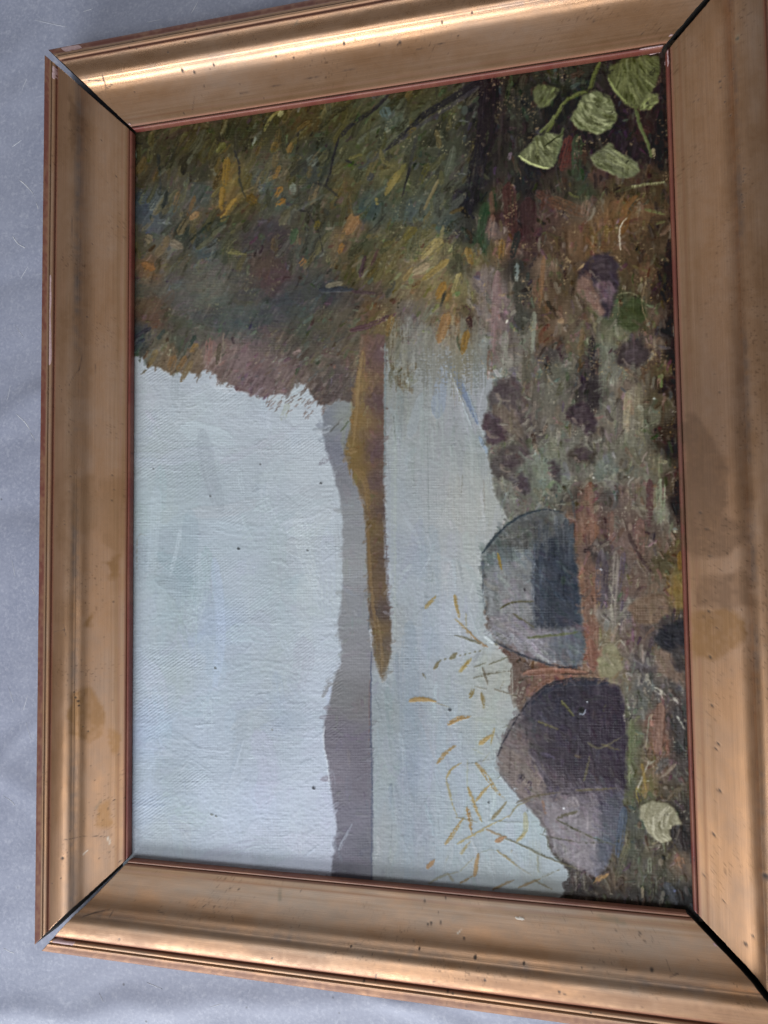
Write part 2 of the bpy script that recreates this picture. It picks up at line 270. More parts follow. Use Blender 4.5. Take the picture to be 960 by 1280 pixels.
LAND = [(175,180,62,56,34),(200,190,66,58,32),(185,215,72,60,34),(240,180,70,60,26),(300,165,62,58,28),(340,150,66,60,30),(200,250,70,78,74),(180,260,62,72,78),(190,280,72,78,80),(215,225,80,72,52),(225,250,82,78,62),(250,215,62,58,38),(250,240,70,78,72),(240,270,96,80,58),(282,225,122,92,36),(282,255,124,92,40),(290,270,70,66,36),(310,245,88,72,32),(330,230,72,84,76),(345,220,92,80,50),(345,260,72,80,62),(340,280,66,58,60),(270,280,56,58,40),(230,290,50,56,44),
 (380,150,80,66,28),(420,150,72,66,28),(470,140,78,76,38),(510,120,76,72,36),(400,190,54,58,40),(395,210,62,66,56),(440,190,74,74,42),(480,190,74,76,46),(480,140,74,84,70),(450,200,84,82,44),(430,230,88,76,38),(460,260,60,76,68),(420,270,70,66,42),(490,210,100,92,48),(500,240,80,80,48),(520,200,66,66,44),(350,270,80,70,60),(510,260,72,84,76),(440,285,118,88,56),(380,280,72,70,48),
 (175,300,76,70,48),(185,335,110,76,46),(210,305,100,92,74),(230,320,76,72,56),(255,310,66,78,78),(290,310,80,78,52),(310,300,68,60,58),(350,300,66,52,54),(330,330,84,66,54),(340,345,82,58,60),(375,310,72,74,62),(250,345,92,88,74),(265,360,94,92,78),(220,360,82,80,72),(170,360,72,78,62),(300,370,76,72,62),(400,300,78,80,62),(420,300,112,86,52),(450,300,70,72,44),(460,330,82,72,40),(440,340,80,70,36),(490,330,108,94,54),(500,300,96,86,44),
 (180,385,92,64,44),(200,395,94,64,46),(215,400,76,74,60),(240,390,78,80,74),(270,395,74,78,72),(300,390,74,82,78),(325,400,66,70,70),(350,380,62,68,70),(380,370,66,68,64),(410,365,58,60,62),(440,375,76,66,58),(470,365,82,66,50),(490,350,104,92,50),(400,400,82,76,56),(430,395,90,80,62),(460,385,104,76,44),(480,400,112,88,48),(380,410,72,76,62),
 (170,420,58,64,66),(190,425,92,86,66),(210,440,116,92,64),(225,430,72,76,62),(240,440,114,92,66),(260,440,122,96,88),(250,420,82,80,66),(280,440,114,90,84),(300,450,122,98,96),(330,450,110,88,84),(320,470,110,86,88),(350,460,116,94,90),(370,470,104,86,76),(400,450,96,86,70),(420,460,88,76,70),(410,480,84,70,66),(440,450,104,86,66),(390,430,82,74,62),(340,425,98,86,76),(360,420,82,74,62),(220,470,110,90,66),(330,490,116,94,92),
 (540,300,122,108,62),(545,320,136,120,72),(530,335,136,117,74),(560,310,112,104,60),(570,330,76,74,50),(590,320,110,98,58),(540,350,128,110,62),(520,350,122,104,62),(555,365,126,96,44),(575,360,122,112,68),(500,360,112,94,62),(540,385,112,100,76),(560,400,134,102,66),(585,380,100,88,56),(590,400,84,68,52),(580,425,120,98,58),(510,390,106,94,84),(495,420,102,90,62),(495,460,98,86,56),(505,440,116,116,112),(525,420,124,116,104),(545,440,122,116,106),(525,470,122,114,96),(600,430,128,134,126),(615,440,110,100,90),(590,450,130,138,140),(610,480,125,136,132),(570,480,148,158,168),
 (560,130,72,70,40),(560,180,66,68,48),(590,140,50,48,44),(610,120,40,34,36),(605,180,42,36,38),(600,220,46,44,44),(585,250,36,36,40),(575,210,70,72,58),(550,220,74,76,54),(545,260,82,86,68),(530,270,86,92,72),(555,280,64,74,68),(580,290,52,52,48),(600,300,48,70,46),(615,290,108,88,80),(610,260,56,70,46),(640,130,56,54,48),(640,200,54,52,44),(620,160,44,38,38),(650,230,44,44,44),(630,240,70,52,44),(660,130,52,54,46),(690,130,40,42,36),(640,100,52,54,40),(700,90,56,60,46),(620,270,70,48,42),(650,270,58,42,42),(680,270,84,62,54),(690,190,36,36,40),(710,200,86,52,44),(720,210,58,66,48),(730,240,62,68,48),(700,230,62,54,44),(740,170,46,40,36),(760,190,62,56,44),(770,170,44,36,42),(800,170,58,42,36),(790,190,46,38,42),(825,180,34,28,28),(820,240,76,60,36),(800,220,80,64,48),(770,230,84,70,44),(750,220,82,60,50),(730,260,102,82,64),(770,260,112,82,48),(800,265,112,80,48),(820,290,70,54,36),(750,280,118,84,50),
 (640,310,92,64,54),(650,290,66,44,42),(645,330,58,56,52),(625,310,112,88,54),(665,310,76,56,50),(690,310,82,64,44),(720,300,110,80,54),(740,300,104,74,42),(700,350,86,70,48),(690,390,88,68,48),(680,330,116,92,70),(675,360,108,84,60),(720,400,96,82,62),(700,400,116,94,72),(650,360,66,64,56),(620,370,126,106,102),(620,400,122,102,98),(650,400,70,72,64),(600,350,118,104,98),(600,390,118,108,98),(660,420,112,110,94),(640,430,108,98,90),(680,420,106,78,54),(635,450,126,122,110),(660,460,92,88,74),(690,440,76,70,66),(720,430,100,90,66),(700,460,94,94,78),(740,450,70,62,58),(735,480,54,48,50),(760,440,104,106,90),(765,470,112,112,96),(790,440,64,56,58),(795,470,106,96,78),(780,480,116,100,84),(770,390,78,86,60),(790,380,62,70,44),(770,420,108,108,80),(800,360,92,74,50),(810,340,96,70,44),(820,310,84,66,44),(825,360,52,40,30),(830,330,50,38,32),(815,400,102,80,60),(830,410,30,26,28),(820,430,108,90,72),(838,440,40,30,26),(825,460,86,72,44),(835,480,48,34,24),
 (660,490,98,92,80),(690,490,100,98,84),(700,520,106,100,86),(660,540,92,84,76),(650,510,98,86,82),(690,560,112,112,96),(720,560,106,104,92),(740,500,56,50,52),(750,540,100,92,80),(760,510,112,108,92),(785,500,128,114,90),(780,530,130,122,102),(790,550,110,108,88),(810,520,100,98,76),(820,500,84,72,48),(830,540,60,46,32),(840,560,42,32,26),(680,580,112,120,104),(660,590,100,104,92),(650,620,104,104,92),(690,620,92,94,82),(700,600,110,116,100),(680,610,104,112,96),(720,580,96,92,82),(740,590,108,106,92),(762,585,98,104,96),(780,580,104,98,82),(800,590,108,104,86),(820,580,100,94,72),(840,600,70,58,42),(630,610,110,110,100),(620,630,114,116,108),
 (715,620,78,70,62),(735,620,116,84,66),(750,625,88,76,68),(765,620,84,82,78),(780,620,112,92,80),(800,620,104,94,78),(815,620,112,100,80),(825,640,124,122,102),(810,660,92,76,66),(845,630,38,28,26),(735,655,134,88,66),(725,650,110,82,66),(755,655,96,74,66),(770,650,104,86,76),(790,660,102,80,70),(750,690,76,66,64),(775,680,110,88,80),(770,710,98,88,84),(800,690,100,80,68),(820,680,104,88,72),(830,700,84,76,48),(845,690,94,72,42),(735,720,120,88,68),(740,740,116,80,62),(760,740,92,84,84),(790,730,106,84,72),(820,740,106,92,76),(845,740,118,92,42),(850,720,110,84,42),(840,780,60,56,56),(760,770,118,112,100),(780,760,106,98,92),(735,790,122,80,64),(745,820,126,84,66),(755,800,120,110,84),(760,830,130,126,96),(790,800,98,80,72),(800,830,88,82,84),(815,770,84,70,64),(840,800,44,44,48),(830,830,110,94,80),(850,830,58,56,56),(780,850,110,100,80),(800,855,88,88,84),(850,850,80,76,72),
 (650,840,92,74,64),(680,840,120,84,66),(660,860,108,80,64),(640,870,96,84,76),(700,845,126,84,66),(740,842,116,90,72),
 (800,880,84,86,78),(790,920,88,92,66),(785,950,92,94,66),(790,980,80,86,62),(820,900,122,82,66),(825,930,126,84,66),(845,900,60,58,60),(850,930,50,52,50),(830,960,98,78,64),(845,960,72,66,62),(810,960,106,88,60),(805,980,110,96,52),(840,990,74,64,48),(800,1000,82,82,54),(785,1020,72,76,68),(790,1060,70,74,58),(810,1060,80,74,54),(850,1010,56,52,46),(855,1050,44,38,34),(830,1070,72,66,48),(845,1075,104,84,64),(800,1090,78,76,58),(820,1100,66,66,50),(780,1080,70,66,56),(770,1100,84,68,50),(740,1110,64,54,44),(720,1095,66,58,54),(780,1120,58,52,44),(830,1120,54,54,48),(850,1130,36,36,36),(800,1130,50,46,40),(720,1115,56,48,44)]

sky_f, water_f, land_f = field(SKY), field(WATER), field(LAND, 4.0)
sky_f += np.array((1,0,-1), np.float32); water_f += np.array((3,-1,-1), np.float32)
water_f = water_f.mean(-1, keepdims=True)+(water_f-water_f.mean(-1, keepdims=True))*.72
land_f = land_f.mean(-1, keepdims=True)+(land_f-land_f.mean(-1, keepdims=True))*.74
# ---- blocking in: sky, then water, then the wooded land
S.img[:] = sky_f
FOL = [(150,40),(890,40),(890,1160),(700,1160),(706,1118),(712,1092),(690,1064),(680,1035),(662,1008),(640,985),(624,962),(622,945),(632,918),(648,890),(640,878),(634,862),(645,845),(636,822),(618,800),(606,775),(603,735),(602,690),(622,668),(634,650),(622,628),(616,606),(612,578),(606,552),(604,525),(610,500),(617,478),(606,466),(598,450),(590,432),(578,448),(570,440),(560,432),(545,436),(530,430),(520,450),(512,492),(500,485),(490,470),(480,430),(478,500),(440,506),(424,498),(404,508),(392,500),(384,484),(372,478),(360,490),(346,494),(330,498),(312,494),(296,486),(280,478),(262,464),(246,468),(232,462),(214,470),(200,458),(186,460),(176,446),(150,440)]
slm, m = polymask([(462,380),(620,380),(735,1170),(462,1170),(463,1000),(465,800),(478,700)], 1.2, 1)
S.img[slm] = S.img[slm]*(1-m[..., None])+water_f[slm]*m[..., None]
# worked sky and water paint: broad scumbled strokes across
sky_r = reg([(150,440),(440,440),(432,700),(425,1100),(150,1100)])
wat_r = reg([(470,470),(600,470),(690,1080),(690,1130),(466,1130)])
dabs(420, sky_r, (20, 70), (8, 22), lambda x, y: rng.choice([0., 1.45, -.6]), 2.2, (.2, .55), 3.5, (.1, .6), .22, hue=1.6)
dabs(160, sky_r, (40, 110), (14, 30), lambda x, y: rng.choice([0., 1.5, 1.5]), 8, (.3, .55), 5, (.2, .7), .3, hue=2)
dabs(260, sky_r, (10, 34), (3, 9), lambda x, y: rng.choice([0., -.7, 1.4]), 6, (.25, .6), 6, (.3, .8), .5, hue=1.5)
dabs(500, wat_r, (26, 90), (4, 14), lambda x, y: 1.57, 3.0, (.2, .55), 4, (.1, .6), .18, hue=2)
dabs(260, wat_r, (20, 70), (2, 7), lambda x, y: 1.57, 12, (.35, .7), 9, (.3, .8), .4, hue=2)
dabs(160, wat_r, (20, 60), (3, 8), lambda x, y: 0.05, 4, (.15, .4), 4, (.1, .6), .18, hue=2)
# faint rubbed patches and scores in the sky
for p, w, c, a in [([(226,660),(220,690),(212,720)], 5, (186,198,206), .6), ([(238,640),(236,700),(222,760)], 22, (156,171,180), .45), ([(196,610),(188,720)], 16, (180,192,200), .45), ([(300,930),(280,1000)], 7, (160,172,186), .5), ([(305,925),(286,985)], 2, (186,196,208), .6),
                   ([(345,840),(352,900),(356,915)], 14, (162,174,188), .5), ([(268,700),(276,790),(268,860)], 14, (176,190,212), .4), ([(310,700),(312,780)], 10, (180,190,196), .4), ([(330,835),(400,840)], 3, (188,198,206), .6), ([(183,670),(172,672),(172,720)], 2, (128,124,112), .5), ([(360,505),(352,525)], 9, (160,166,150), .5), ([(180,866),(240,868)], 3, (182,192,200), .5)]:
    stroke(p, w, w*.8, c, a=a, bris=5, dry=.3, imp=.3)
# water: dull reflections and the bright upright streaks
for p, w, c, a in [([(512,780),(510,1110)], 26, (134,147,158), .4), ([(540,660),(543,840)], 22, (148,160,168), .35), ([(493,540),(492,800)], 9, (166,174,168), .5), ([(588,560),(592,700)], 22, (172,178,172), .4), ([(552,900),(548,1110)], 14, (158,172,180), .35), ([(566,560),(570,720)], 12, (168,174,170), .4), ([(484,860),(490,940)], 10, (128,144,146), .4), ([(496,815),(498,880)], 5, (120,130,140), .4),
                   ([(492,520),(494,552)], 1.6, (104,108,104), .7), ([(534,545),(536,690)], 1.2, (126,134,132), .6), ([(578,594),(576,622)], 1.5, (112,112,96), .6), ([(548,528),(550,544)], 1.3, (120,122,116), .6), ([(541,715),(538,740)], 2, (132,142,142), .6), ([(500,470),(496,560)], 8, (140,150,146), .5), ([(505,430),(500,560)], 6, (130,138,140), .4),([(604,600),(606,640)],1.5,(120,108,98),.5)]:
    stroke(p, w, w*.7, c, a=a, bris=6, dry=.35, imp=.25)
stroke([(560,452),(552,475),(546,520)], 13, 20, (150,160,172), a=.8, bris=9, imp=.5)
stroke([(563,452),(575,480),(590,512),(597,530)], 9, 6, (112,126,150), a=.8, bris=14, imp=.6)
stroke([(560,458),(573,490),(590,535)], 2, 1.6, (196,206,214), a=.85, bris=6, imp=.9)
stroke([(568,455),(582,484),(600,535)], 1.6, 1.2, (178,190,198), a=.8, bris=6, imp=.9)
stroke([(560,455),(553,468)], 3, 1.5, (198,206,214), a=.9, bris=4, imp=.9)
stroke([(527,492),(519,520),(512,545)], 9, 14, (160,168,172), a=.6, bris=7, imp=.5)
stroke([(514,392),(511,420),(513,450)], 1.8, 1.4, (186,188,182), a=.75, bris=6, imp=.8)
stroke([(600,530),(612,575),(616,640)], 3, 2, (186,196,198), a=.7, bris=8, dry=.4, imp=.7)
stroke([(598,545),(606,560),(612,572)], 5, 3, (150,168,188), a=.7, bris=8, imp=.6)

# ---- far shore hill
HILL = [(404,498),(402,540),(408,565),(416,592),(424,622),(428,655),(428,730),(426,755),(422,775),(422,792),(427,812),(424,832),(417,852),(410,885),(405,905),(405,935),(410,958),(414,985),(418,1010),(421,1030),(419,1050),(416,1075),(412,1110),(466,1110),(465,1000),(464,900),(463,840),(480,780),(480,500)]
sl, m = polymask(HILL, 1.6, 1)
hill_f = field([(410,520,124,128,136),(425,520,138,142,138),(420,560,122,124,134),(430,600,126,127,132),(440,640,140,142,145),(440,700,144,146,148),(445,760,134,136,140),(440,820,134,134,138),(430,870,118,118,120),(450,880,114,112,114),(430,920,110,106,116),(450,930,104,100,110),(420,960,116,112,122),(450,980,106,102,112),(440,1020,110,108,120),(430,1060,106,104,116),(455,1060,96,96,106),(440,1095,92,92,102)])
S.img[sl] = S.img[sl]*(1-m[..., None])+hill_f[sl]*m[..., None]; S.h[sl] = S.h[sl]*(1-m*.6)+.12*m
hill_r = reg(HILL)
dabs(150, hill_r, (12, 34), (4, 9), lambda x, y: rng.choice([0.15, 1.4, -.5]), 3, (.25, .6), 5, (.2, .6), .2, hue=2.5)
for i in range(60):
    x = rng.uniform(408, 458); y = rng.uniform(520, 1090); up_ = rng.random() < .5; l = rng.uniform(8, 30)
    stroke([(x, y), (x+(rng.normal(0, 2) if up_ else l*.7), y+(l if up_ else rng.normal(0, 5)))], rng.uniform(2, 6), 2, hill_f[int(y-CY0), int(x-CX0)]+rng.normal(0, 9)+rng.normal(0, 4, 3), a=.5, bris=10, dry=.5, imp=.5) if hill_r[int(y-CY0), int(x-CX0)] else None
stroke([(421,775),(423,812),(416,850)], 1.6, 1.6, (176,184,190), a=.6, bris=6, dry=.4, imp=.6)
stroke([(406,908),(404,925),(409,955),(413,990)], 2.0, 1.6, (206,212,218), a=.8, bris=6, dry=.35, imp=1.0)
stroke([(464,815),(463,900),(465,980),(464,1100)], 2.2, 3.2, (74,80,98), a=.8, bris=8, dry=.25, imp=.3)
stroke([(462,850),(461,960)], 2.2, 2, (112,88,84), a=.5, bris=8, dry=.5, imp=.2)
stroke([(440,1030),(432,1045),(424,1062)], 2, 5, (150,156,168), a=.7, bris=6, dry=.3, imp=.6)
stroke([(430,560),(434,530),(440,512)], 12, 9, (132,136,128), a=.7, bris=8, dry=.2)
stroke([(425,540),(433,530),(440,520)], 2.5, 2, (84,92,70), a=.7, bris=8, dry=.4); stroke([(412,540),(424,528)], 2.5, 1.5, (88,88,84), a=.7)

# ---- wooded land and its reflections
sl, m = polymask(FOL, 4.5, 1)
S.img[sl] = S.img[sl]*(1-m[..., None])+land_f[sl]*m[..., None]; S.h[sl] = S.h[sl]*(1-m)+(.2+.12*NV[sl])*m
fol_r = np.zeros((PH, PW), bool); fol_r[sl] = m > .6
LEFT = fol_r & (XX < 600-(YY-100)*.12) & (YY < 510)
RIGHT = fol_r & ~LEFT
src = S.img.copy()
def ang_leaf(x, y): return -1.05+.25*math.sin(x*.02+y*.03) if rng.random() < .8 else rng.uniform(-.4, .3)
dabs(2300, LEFT, (7, 22), (3, 8), ang_leaf, 7, (.35, .8), 11, (.1, .65), .38, src, hue=4.5)
dabs(2600, RIGHT, (8, 26), (3, 8), lambda x, y: 1.57+rng.normal(0, .3) if rng.random() < .75 else rng.uniform(0, 3.1), 7.5, (.35, .8), 12, (.1, .65), .42, src, hue=4.5)
src = S.img.copy()
dabs(1500, LEFT, (4, 13), (2, 5), ang_leaf, 15, (.55, .95), 14, (.05, .4), .7, src, hue=6)
dabs(1900, RIGHT, (5, 16), (2, 5.5), lambda x, y: 1.57+rng.normal(0, .35) if rng.random() < .65 else rng.uniform(0, 3.1), 15, (.5, .95), 15, (.05, .5), .75, src, hue=6)
def mixdabs(n, region, pal, ln, wd, ang, keep=.5, a=(.6, .95), imp=.8):
    """loaded-brush strokes: a palette colour half mixed with what lies below"""
    ys, xs = np.nonzero(region); src = blur(S.img, 3)
    for j in rng.integers(0, len(ys), n):
        x, y = xs[j]+CX0, ys[j]+CY0; th = ang(x, y); l = rng.uniform(*ln); w = rng.uniform(*wd)
        c = src[ys[j], xs[j]]*keep+np.array(pal[rng.integers(0, len(pal))], np.float32)*(1-keep)+rng.normal(0, 6)
        dx, dy = math.cos(th)*l/2, math.sin(th)*l/2; cv = rng.normal(0, .12)
        stroke([(x-dx, y-dy), (x-dy*cv, y+dx*cv), (x+dx, y+dy)], w, w*rng.uniform(.45, .9), c, a=rng.uniform(*a), bris=17, dry=rng.uniform(.05, .5), imp=imp*rng.uniform(.6, 1.3))
TOPL = LEFT & (YY < 335) & (XX > 160)
mixdabs(420, TOPL, [(46,44,28),(82,76,38),(112,88,42),(84,88,72),(58,62,44),(100,92,50),(40,38,30)], (14, 40), (5, 11), lambda x, y: -1.1+rng.normal(0, .3), .55)
mixdabs(260, LEFT & (YY > 280), [(78,72,62),(104,84,70),(66,70,62),(112,92,78)], (8, 22), (3, 7), lambda x, y: -1.0+rng.normal(0, .4), .7, (.4, .8), .5)
mixdabs(900, RIGHT & (YY > 250), [(56,48,46),(92,82,72),(128,118,104),(110,84,68),(100,100,86),(70,64,62),(134,128,112)], (6, 20), (3, 6.5), lambda x, y: 1.5+rng.normal(0, .5), .6)
mixdabs(260, RIGHT & (YY < 260), [(40,36,36),(60,58,46),(84,60,48),(56,62,46),(34,30,32)], (8, 24), (4, 9), lambda x, y: 1.5+rng.normal(0, .5), .5)
# smoky middle of the tree, smoothed out with the flat of the brush
SMOKE = reg([(175,345),(260,330),(360,340),(400,380),(370,415),(330,440),(240,420),(190,400)], 6)
dabs(260, SMOKE, (14, 40), (8, 18), lambda x, y: rng.uniform(-.4, .2), 3, (.25, .5), 5, (.2, .7), .14, src, hue=3)
# ragged lower edge of the leaves against the sky
edge = [(168,440),(178,446),(190,452),(204,456),(215,464),(228,462),(244,462),(258,462),(272,474),(288,482),(305,488),(322,492),(340,492),(356,484),(368,478),(380,484),(390,494),(404,500),(418,498)]
for x, y in edge:
    for _ in range(9):
        xx, yy = x+rng.normal(0, 7), y-7+rng.normal(0, 5); l = rng.uniform(6, 17)
        c = land_f[min(max(int(yy-10-CY0), 0), PH-1), min(max(int(xx-CX0), 0), PW-1)]+rng.normal(0, 9)
        stroke([(xx+l*.45, yy-l*.7), (xx, yy), (xx-l*.25, yy+l*.4)], rng.uniform(3, 6), 1.5, c, a=.75, bris=12, dry=rng.uniform(.1, .6), imp=.4)
for p, w, c in [([(240,452),(232,466),(226,477)], 7, (112,94,66)), ([(218,446),(212,462)], 10, (122,94,62)), ([(196,438),(186,458)], 8, (108,92,62)), ([(232,446),(222,462)], 9, (112,86,56)), ([(183,462),(176,468)], 2.2, (92,84,66)), ([(249,466),(246,479)], 2, (100,88,76)), ([(181,424),(170,430)], 5, (46,50,58)), ([(188,410),(166,424)], 6, (52,50,56)), ([(176,428),(168,440)], 6, (62,70,70)), ([(198,424),(206,412)], 6, (60,66,60)), ([(244,420),(236,434)], 6, (56,66,58)), ([(246,430),(238,440)], 7, (124,98,60)), ([(262,424),(260,455)], 10, (128,98,90)), ([(275,430),(271,456)], 6, (84,76,62))]:
    stroke(p, w, w*.7, c, a=.85, bris=14, dry=.2, imp=.5)
for _ in range(60):   # loose flicks hanging off the edge
    x = rng.uniform(330, 408); y = 505+rng.normal(0, 9)-(x < 372)*4
    stroke([(x, y), (x-rng.uniform(2, 6), y+rng.uniform(2, 6))], rng.uniform(1, 2.2), 1, np.array((112,92,84))+rng.normal(0, 12), a=.6, bris=8, imp=.3)
# upright trunk of ochre and maroon: the sunlit spit and its shaded side
SPIT = [(452,418),(480,418),(480,500),(481,560),(479,600),(481,632),(480,664),(481,700),(484,740),(488,780),(489,818),(484,838),(479,852),(475,846),(469,822),(464,792),(460,752),(458,700),(457,652),(452,626),(445,606),(436,590),(434,576),(430,563),(437,540),(440,500),(448,460)]
sl, m = polymask(SPIT, 1.6, 1)
spit_f = field([(450,440,132,92,54),(460,440,110,76,66),(448,480,132,98,48),(446,520,138,104,50),(440,562,136,104,46),(446,590,132,100,46),(455,620,126,98,58),(462,650,122,94,50),(465,700,116,88,48),(468,740,112,84,52),(473,790,120,90,46),(476,830,112,88,56),(470,440,104,74,74),(470,500,100,72,72),(470,560,102,74,74),(468,600,98,72,70),(473,640,94,70,62),(474,700,92,70,60),(478,760,84,66,60),(482,800,100,82,66),(484,840,110,92,70)])
spit_f = spit_f.mean(-1, keepdims=True)+(spit_f-spit_f.mean(-1, keepdims=True))*.66
S.img[sl] = S.img[sl]*(1-m[..., None])+spit_f[sl]*m[..., None]; S.h[sl] = S.h[sl]*(1-m)+.4*m
spit_r = reg(SPIT, 1)
dabs(150, spit_r & (XX < 468+(YY-500)*.03), (6, 16), (3, 6), lambda x, y: 1.57+rng.normal(0, .35), 7, (.4, .8), 12, (.1, .5), .5, hue=3)
dabs(130, spit_r & (XX > 462+(YY-500)*.03), (6, 14), (3, 6), lambda x, y: rng.choice([0., 1.5]), 5, (.3, .7), 10, (.1, .5), .4, hue=3)
stroke([(454,440),(450,480),(447,520),(443,556)], 8, 9, (132,108,72), a=.8, bris=16, dry=.25, imp=.7)
stroke([(436,564),(446,562)], 9, 6, (132,108,72), a=.8, bris=14, imp=.8); stroke([(444,586),(456,600),(462,640)], 9, 6, (128,104,70), a=.75, bris=14, dry=.3, imp=.7)
stroke([(460,660),(464,730),(470,790)], 4, 4, (118,96,66), a=.8, bris=14, dry=.3, imp=.6); stroke([(470,770),(474,800),(476,838)], 7, 9, (116,96,68), a=.75, bris=14, dry=.25, imp=.6)
stroke([(481,430),(481,520),(480,600)], 2.2, 2, (122,134,136), a=.8, bris=10, dry=.35, imp=.5)
stroke([(479,620),(483,700),(488,780)], 2, 2, (70,56,56), a=.6, bris=10, dry=.5, imp=.3)
stroke([(463,785),(464,808)], 4, 5, (206,212,218), a=.8, bris=14, dry=.5, imp=1.1); stroke([(461,770),(462,800)], 3, 3, (80,88,96), a=.6, bris=10, dry=.4)
for i in range(60):
    y = rng.uniform(560, 850); stroke([(478+(y-560)*.035, y), (478+(y-560)*.035+rng.uniform(1, 4), y+rng.normal(0, .5))], 1.2, .8, (92,72,66), a=.5, bris=6, imp=.2)

for i in range(170):
    x = rng.uniform(486, 606); y0 = 418+rng.uniform(-25, 45); l = rng.uniform(25, 75)*(1 if y0 < 440 else .7)
    c = land_f[min(max(int(y0-8-CY0), 0), PH-1), int(x-CX0)]*.55+np.array((140,146,138))*.45+rng.normal(0, 7)
    stroke([(x, y0), (x+rng.normal(0, 2), y0+l)], rng.uniform(4, 11), rng.uniform(2, 6), c, a=rng.uniform(.35, .75), bris=12, dry=rng.uniform(.3, .8), imp=.4)
for i in range(60):
    x = rng.uniform(490, 600); y0 = rng.uniform(470, 560)
    stroke([(x, y0), (x+rng.normal(0, 2), y0+rng.uniform(25, 70))], rng.uniform(2, 6), 2, np.array((160,168,166))+rng.normal(0, 8), a=rng.uniform(.3, .6), bris=9, dry=rng.uniform(.3, .7), imp=.4)
# dark branches in the leaves
DK = (36,34,38)
for p, w0, w1, c, a in [([(604,98),(580,114),(550,132),(528,146),(512,162),(482,188)], 9, 5, DK, .95), ([(600,108),(552,140),(520,160),(498,180)], 5, 4, (66,62,70), .6), ([(482,188),(466,199),(448,210)], 7, 5, (64,66,70), .55), ([(488,116),(470,135),(455,146),(440,156),(425,171)], 3.5, 4.5, DK, .9), ([(424,172),(417,195),(413,215),(407,232)], 2.8, 2.4, DK, .9), ([(391,228),(407,233),(423,246)], 2.6, 3, (46,44,40), .8), ([(373,165),(372,182),(369,192)], 2.4, 1.8, (44,40,34), .8), ([(374,192),(373,225),(374,258)], 2, 2, (50,52,44), .55), ([(383,262),(392,276),(399,292),(403,314)], 2, 1.8, (42,42,40), .8), ([(520,172),(515,195),(511,212)], 4, 4, (54,54,52), .7), ([(512,210),(507,230),(502,247)], 3.5, 1.6, DK, .85), ([(482,268),(470,282),(458,292)], 2.4, 1.6, (46,46,42), .7), ([(432,200),(446,207)], 2.6, 2, DK, .8),
                        ([(293,188),(299,205),(299,222)], 2, 3, (44,42,42), .85), ([(299,222),(303,238),(309,248)], 2.4, 1.8, (42,44,42), .7), ([(198,193),(199,213)], 4.5, 4, (38,40,40), .8), ([(224,178),(212,200),(200,213)], 2, 3, (44,42,34), .7), ([(200,215),(200,242),(190,260)], 2, 4, (48,54,58), .6), ([(260,203),(257,232)], 2, 1.6, (56,54,38), .6), ([(264,278),(250,290),(236,302)], 4, 2, (36,42,34), .85), ([(168,178),(178,180)], 4, 3, (38,36,32), .8), ([(328,196),(331,206)], 2, 2, (58,40,32), .6), ([(212,172),(224,166),(240,160)], 7, 5, (60,46,38), .7), ([(460,225),(466,218)], 7, 6, (50,52,56), .8), ([(440,240),(448,246),(436,258)], 2, 1.5, (60,52,34), .5), ([(255,286),(258,296)], 9, 6, (44,56,48), .6), ([(405,262),(412,268)], 6, 7, (48,50,44), .7), ([(280,330),(283,310)], 7, 4, (58,62,52), .7), ([(290,422),(292,430)], 4, 3, (60,48,52), .8)]:
    stroke(p, w0*1.1, w1*1.1, np.array(c), a=a*.85, bris=10, dry=.25, imp=.35, taper=.1)
# ochre, olive and pale leaf dabs
for p, w, c in [([(284,198),(281,232)], 10, (126,97,38)), ([(279,235),(277,262)], 9, (132,100,40)), ([(295,248),(276,272)], 6, (138,107,46)), ([(282,262),(276,270)], 3, (84,62,34)), ([(310,246),(320,253)], 13, (98,76,32)), ([(350,208),(342,224)], 7, (124,94,48)), ([(352,234),(344,246)], 7, (136,98,44)), ([(356,250),(345,257)], 9, (138,97,42)), ([(352,138),(340,146),(330,164)], 4, (134,124,66)), ([(354,140),(348,146)], 7, (150,146,96)), ([(500,214),(488,232),(482,244)], 9, (128,112,58)), ([(506,206),(498,218)], 7, (104,98,52)), ([(470,248),(472,256)], 5, (132,120,68)), ([(446,272),(434,292)], 14, (134,98,62)), ([(440,268),(428,290)], 6, (120,92,58)), ([(428,305),(424,316)], 8, (136,97,50)), ([(382,324),(374,332)], 7, (126,90,52)), ([(248,266),(238,274)], 9, (130,100,64)), ([(244,246),(234,270)], 6, (106,82,54)), ([(224,240),(218,256)], 6, (102,82,52)), ([(366,230),(367,242)], 9, (118,124,108)), ([(452,194),(436,199)], 7, (100,94,50)), ([(476,188),(480,202),(494,207)], 6, (106,98,58)), ([(300,318),(288,312)], 7, (96,92,58)), ([(285,316),(308,318)], 4, (112,106,66)), ([(398,276),(395,286)], 8, (96,84,38)), ([(370,286),(364,304)], 10, (58,76,52)), ([(480,136),(484,146)], 16, (78,92,86)), ([(190,300),(182,296)], 12, (104,92,70)), ([(192,336),(178,330)], 12, (126,86,48)), ([(214,302),(228,310)], 12, (112,100,82)), ([(280,180),(272,190)], 12, (88,84,38)), ([(360,190),(366,180)], 8, (112,86,42)), ([(346,178),(340,190)], 9, (98,78,38)), ([(320,172),(316,182)], 4, (118,122,104)), ([(520,160),(508,168)], 6, (96,84,46)), ([(535,205),(525,230)], 8, (84,80,42)), ([(548,225),(530,262)], 5, (110,98,64)), ([(520,285),(505,300)], 10, (98,88,42)), ([(170,190),(168,200)], 5, (110,126,108)), ([(386,205),(396,196)], 14, (84,88,76)), ([(170,250),(176,238)], 10, (58,66,66))]:
    stroke(p, w, w*.75, c, a=.82, bris=15, dry=.2, imp=.65)
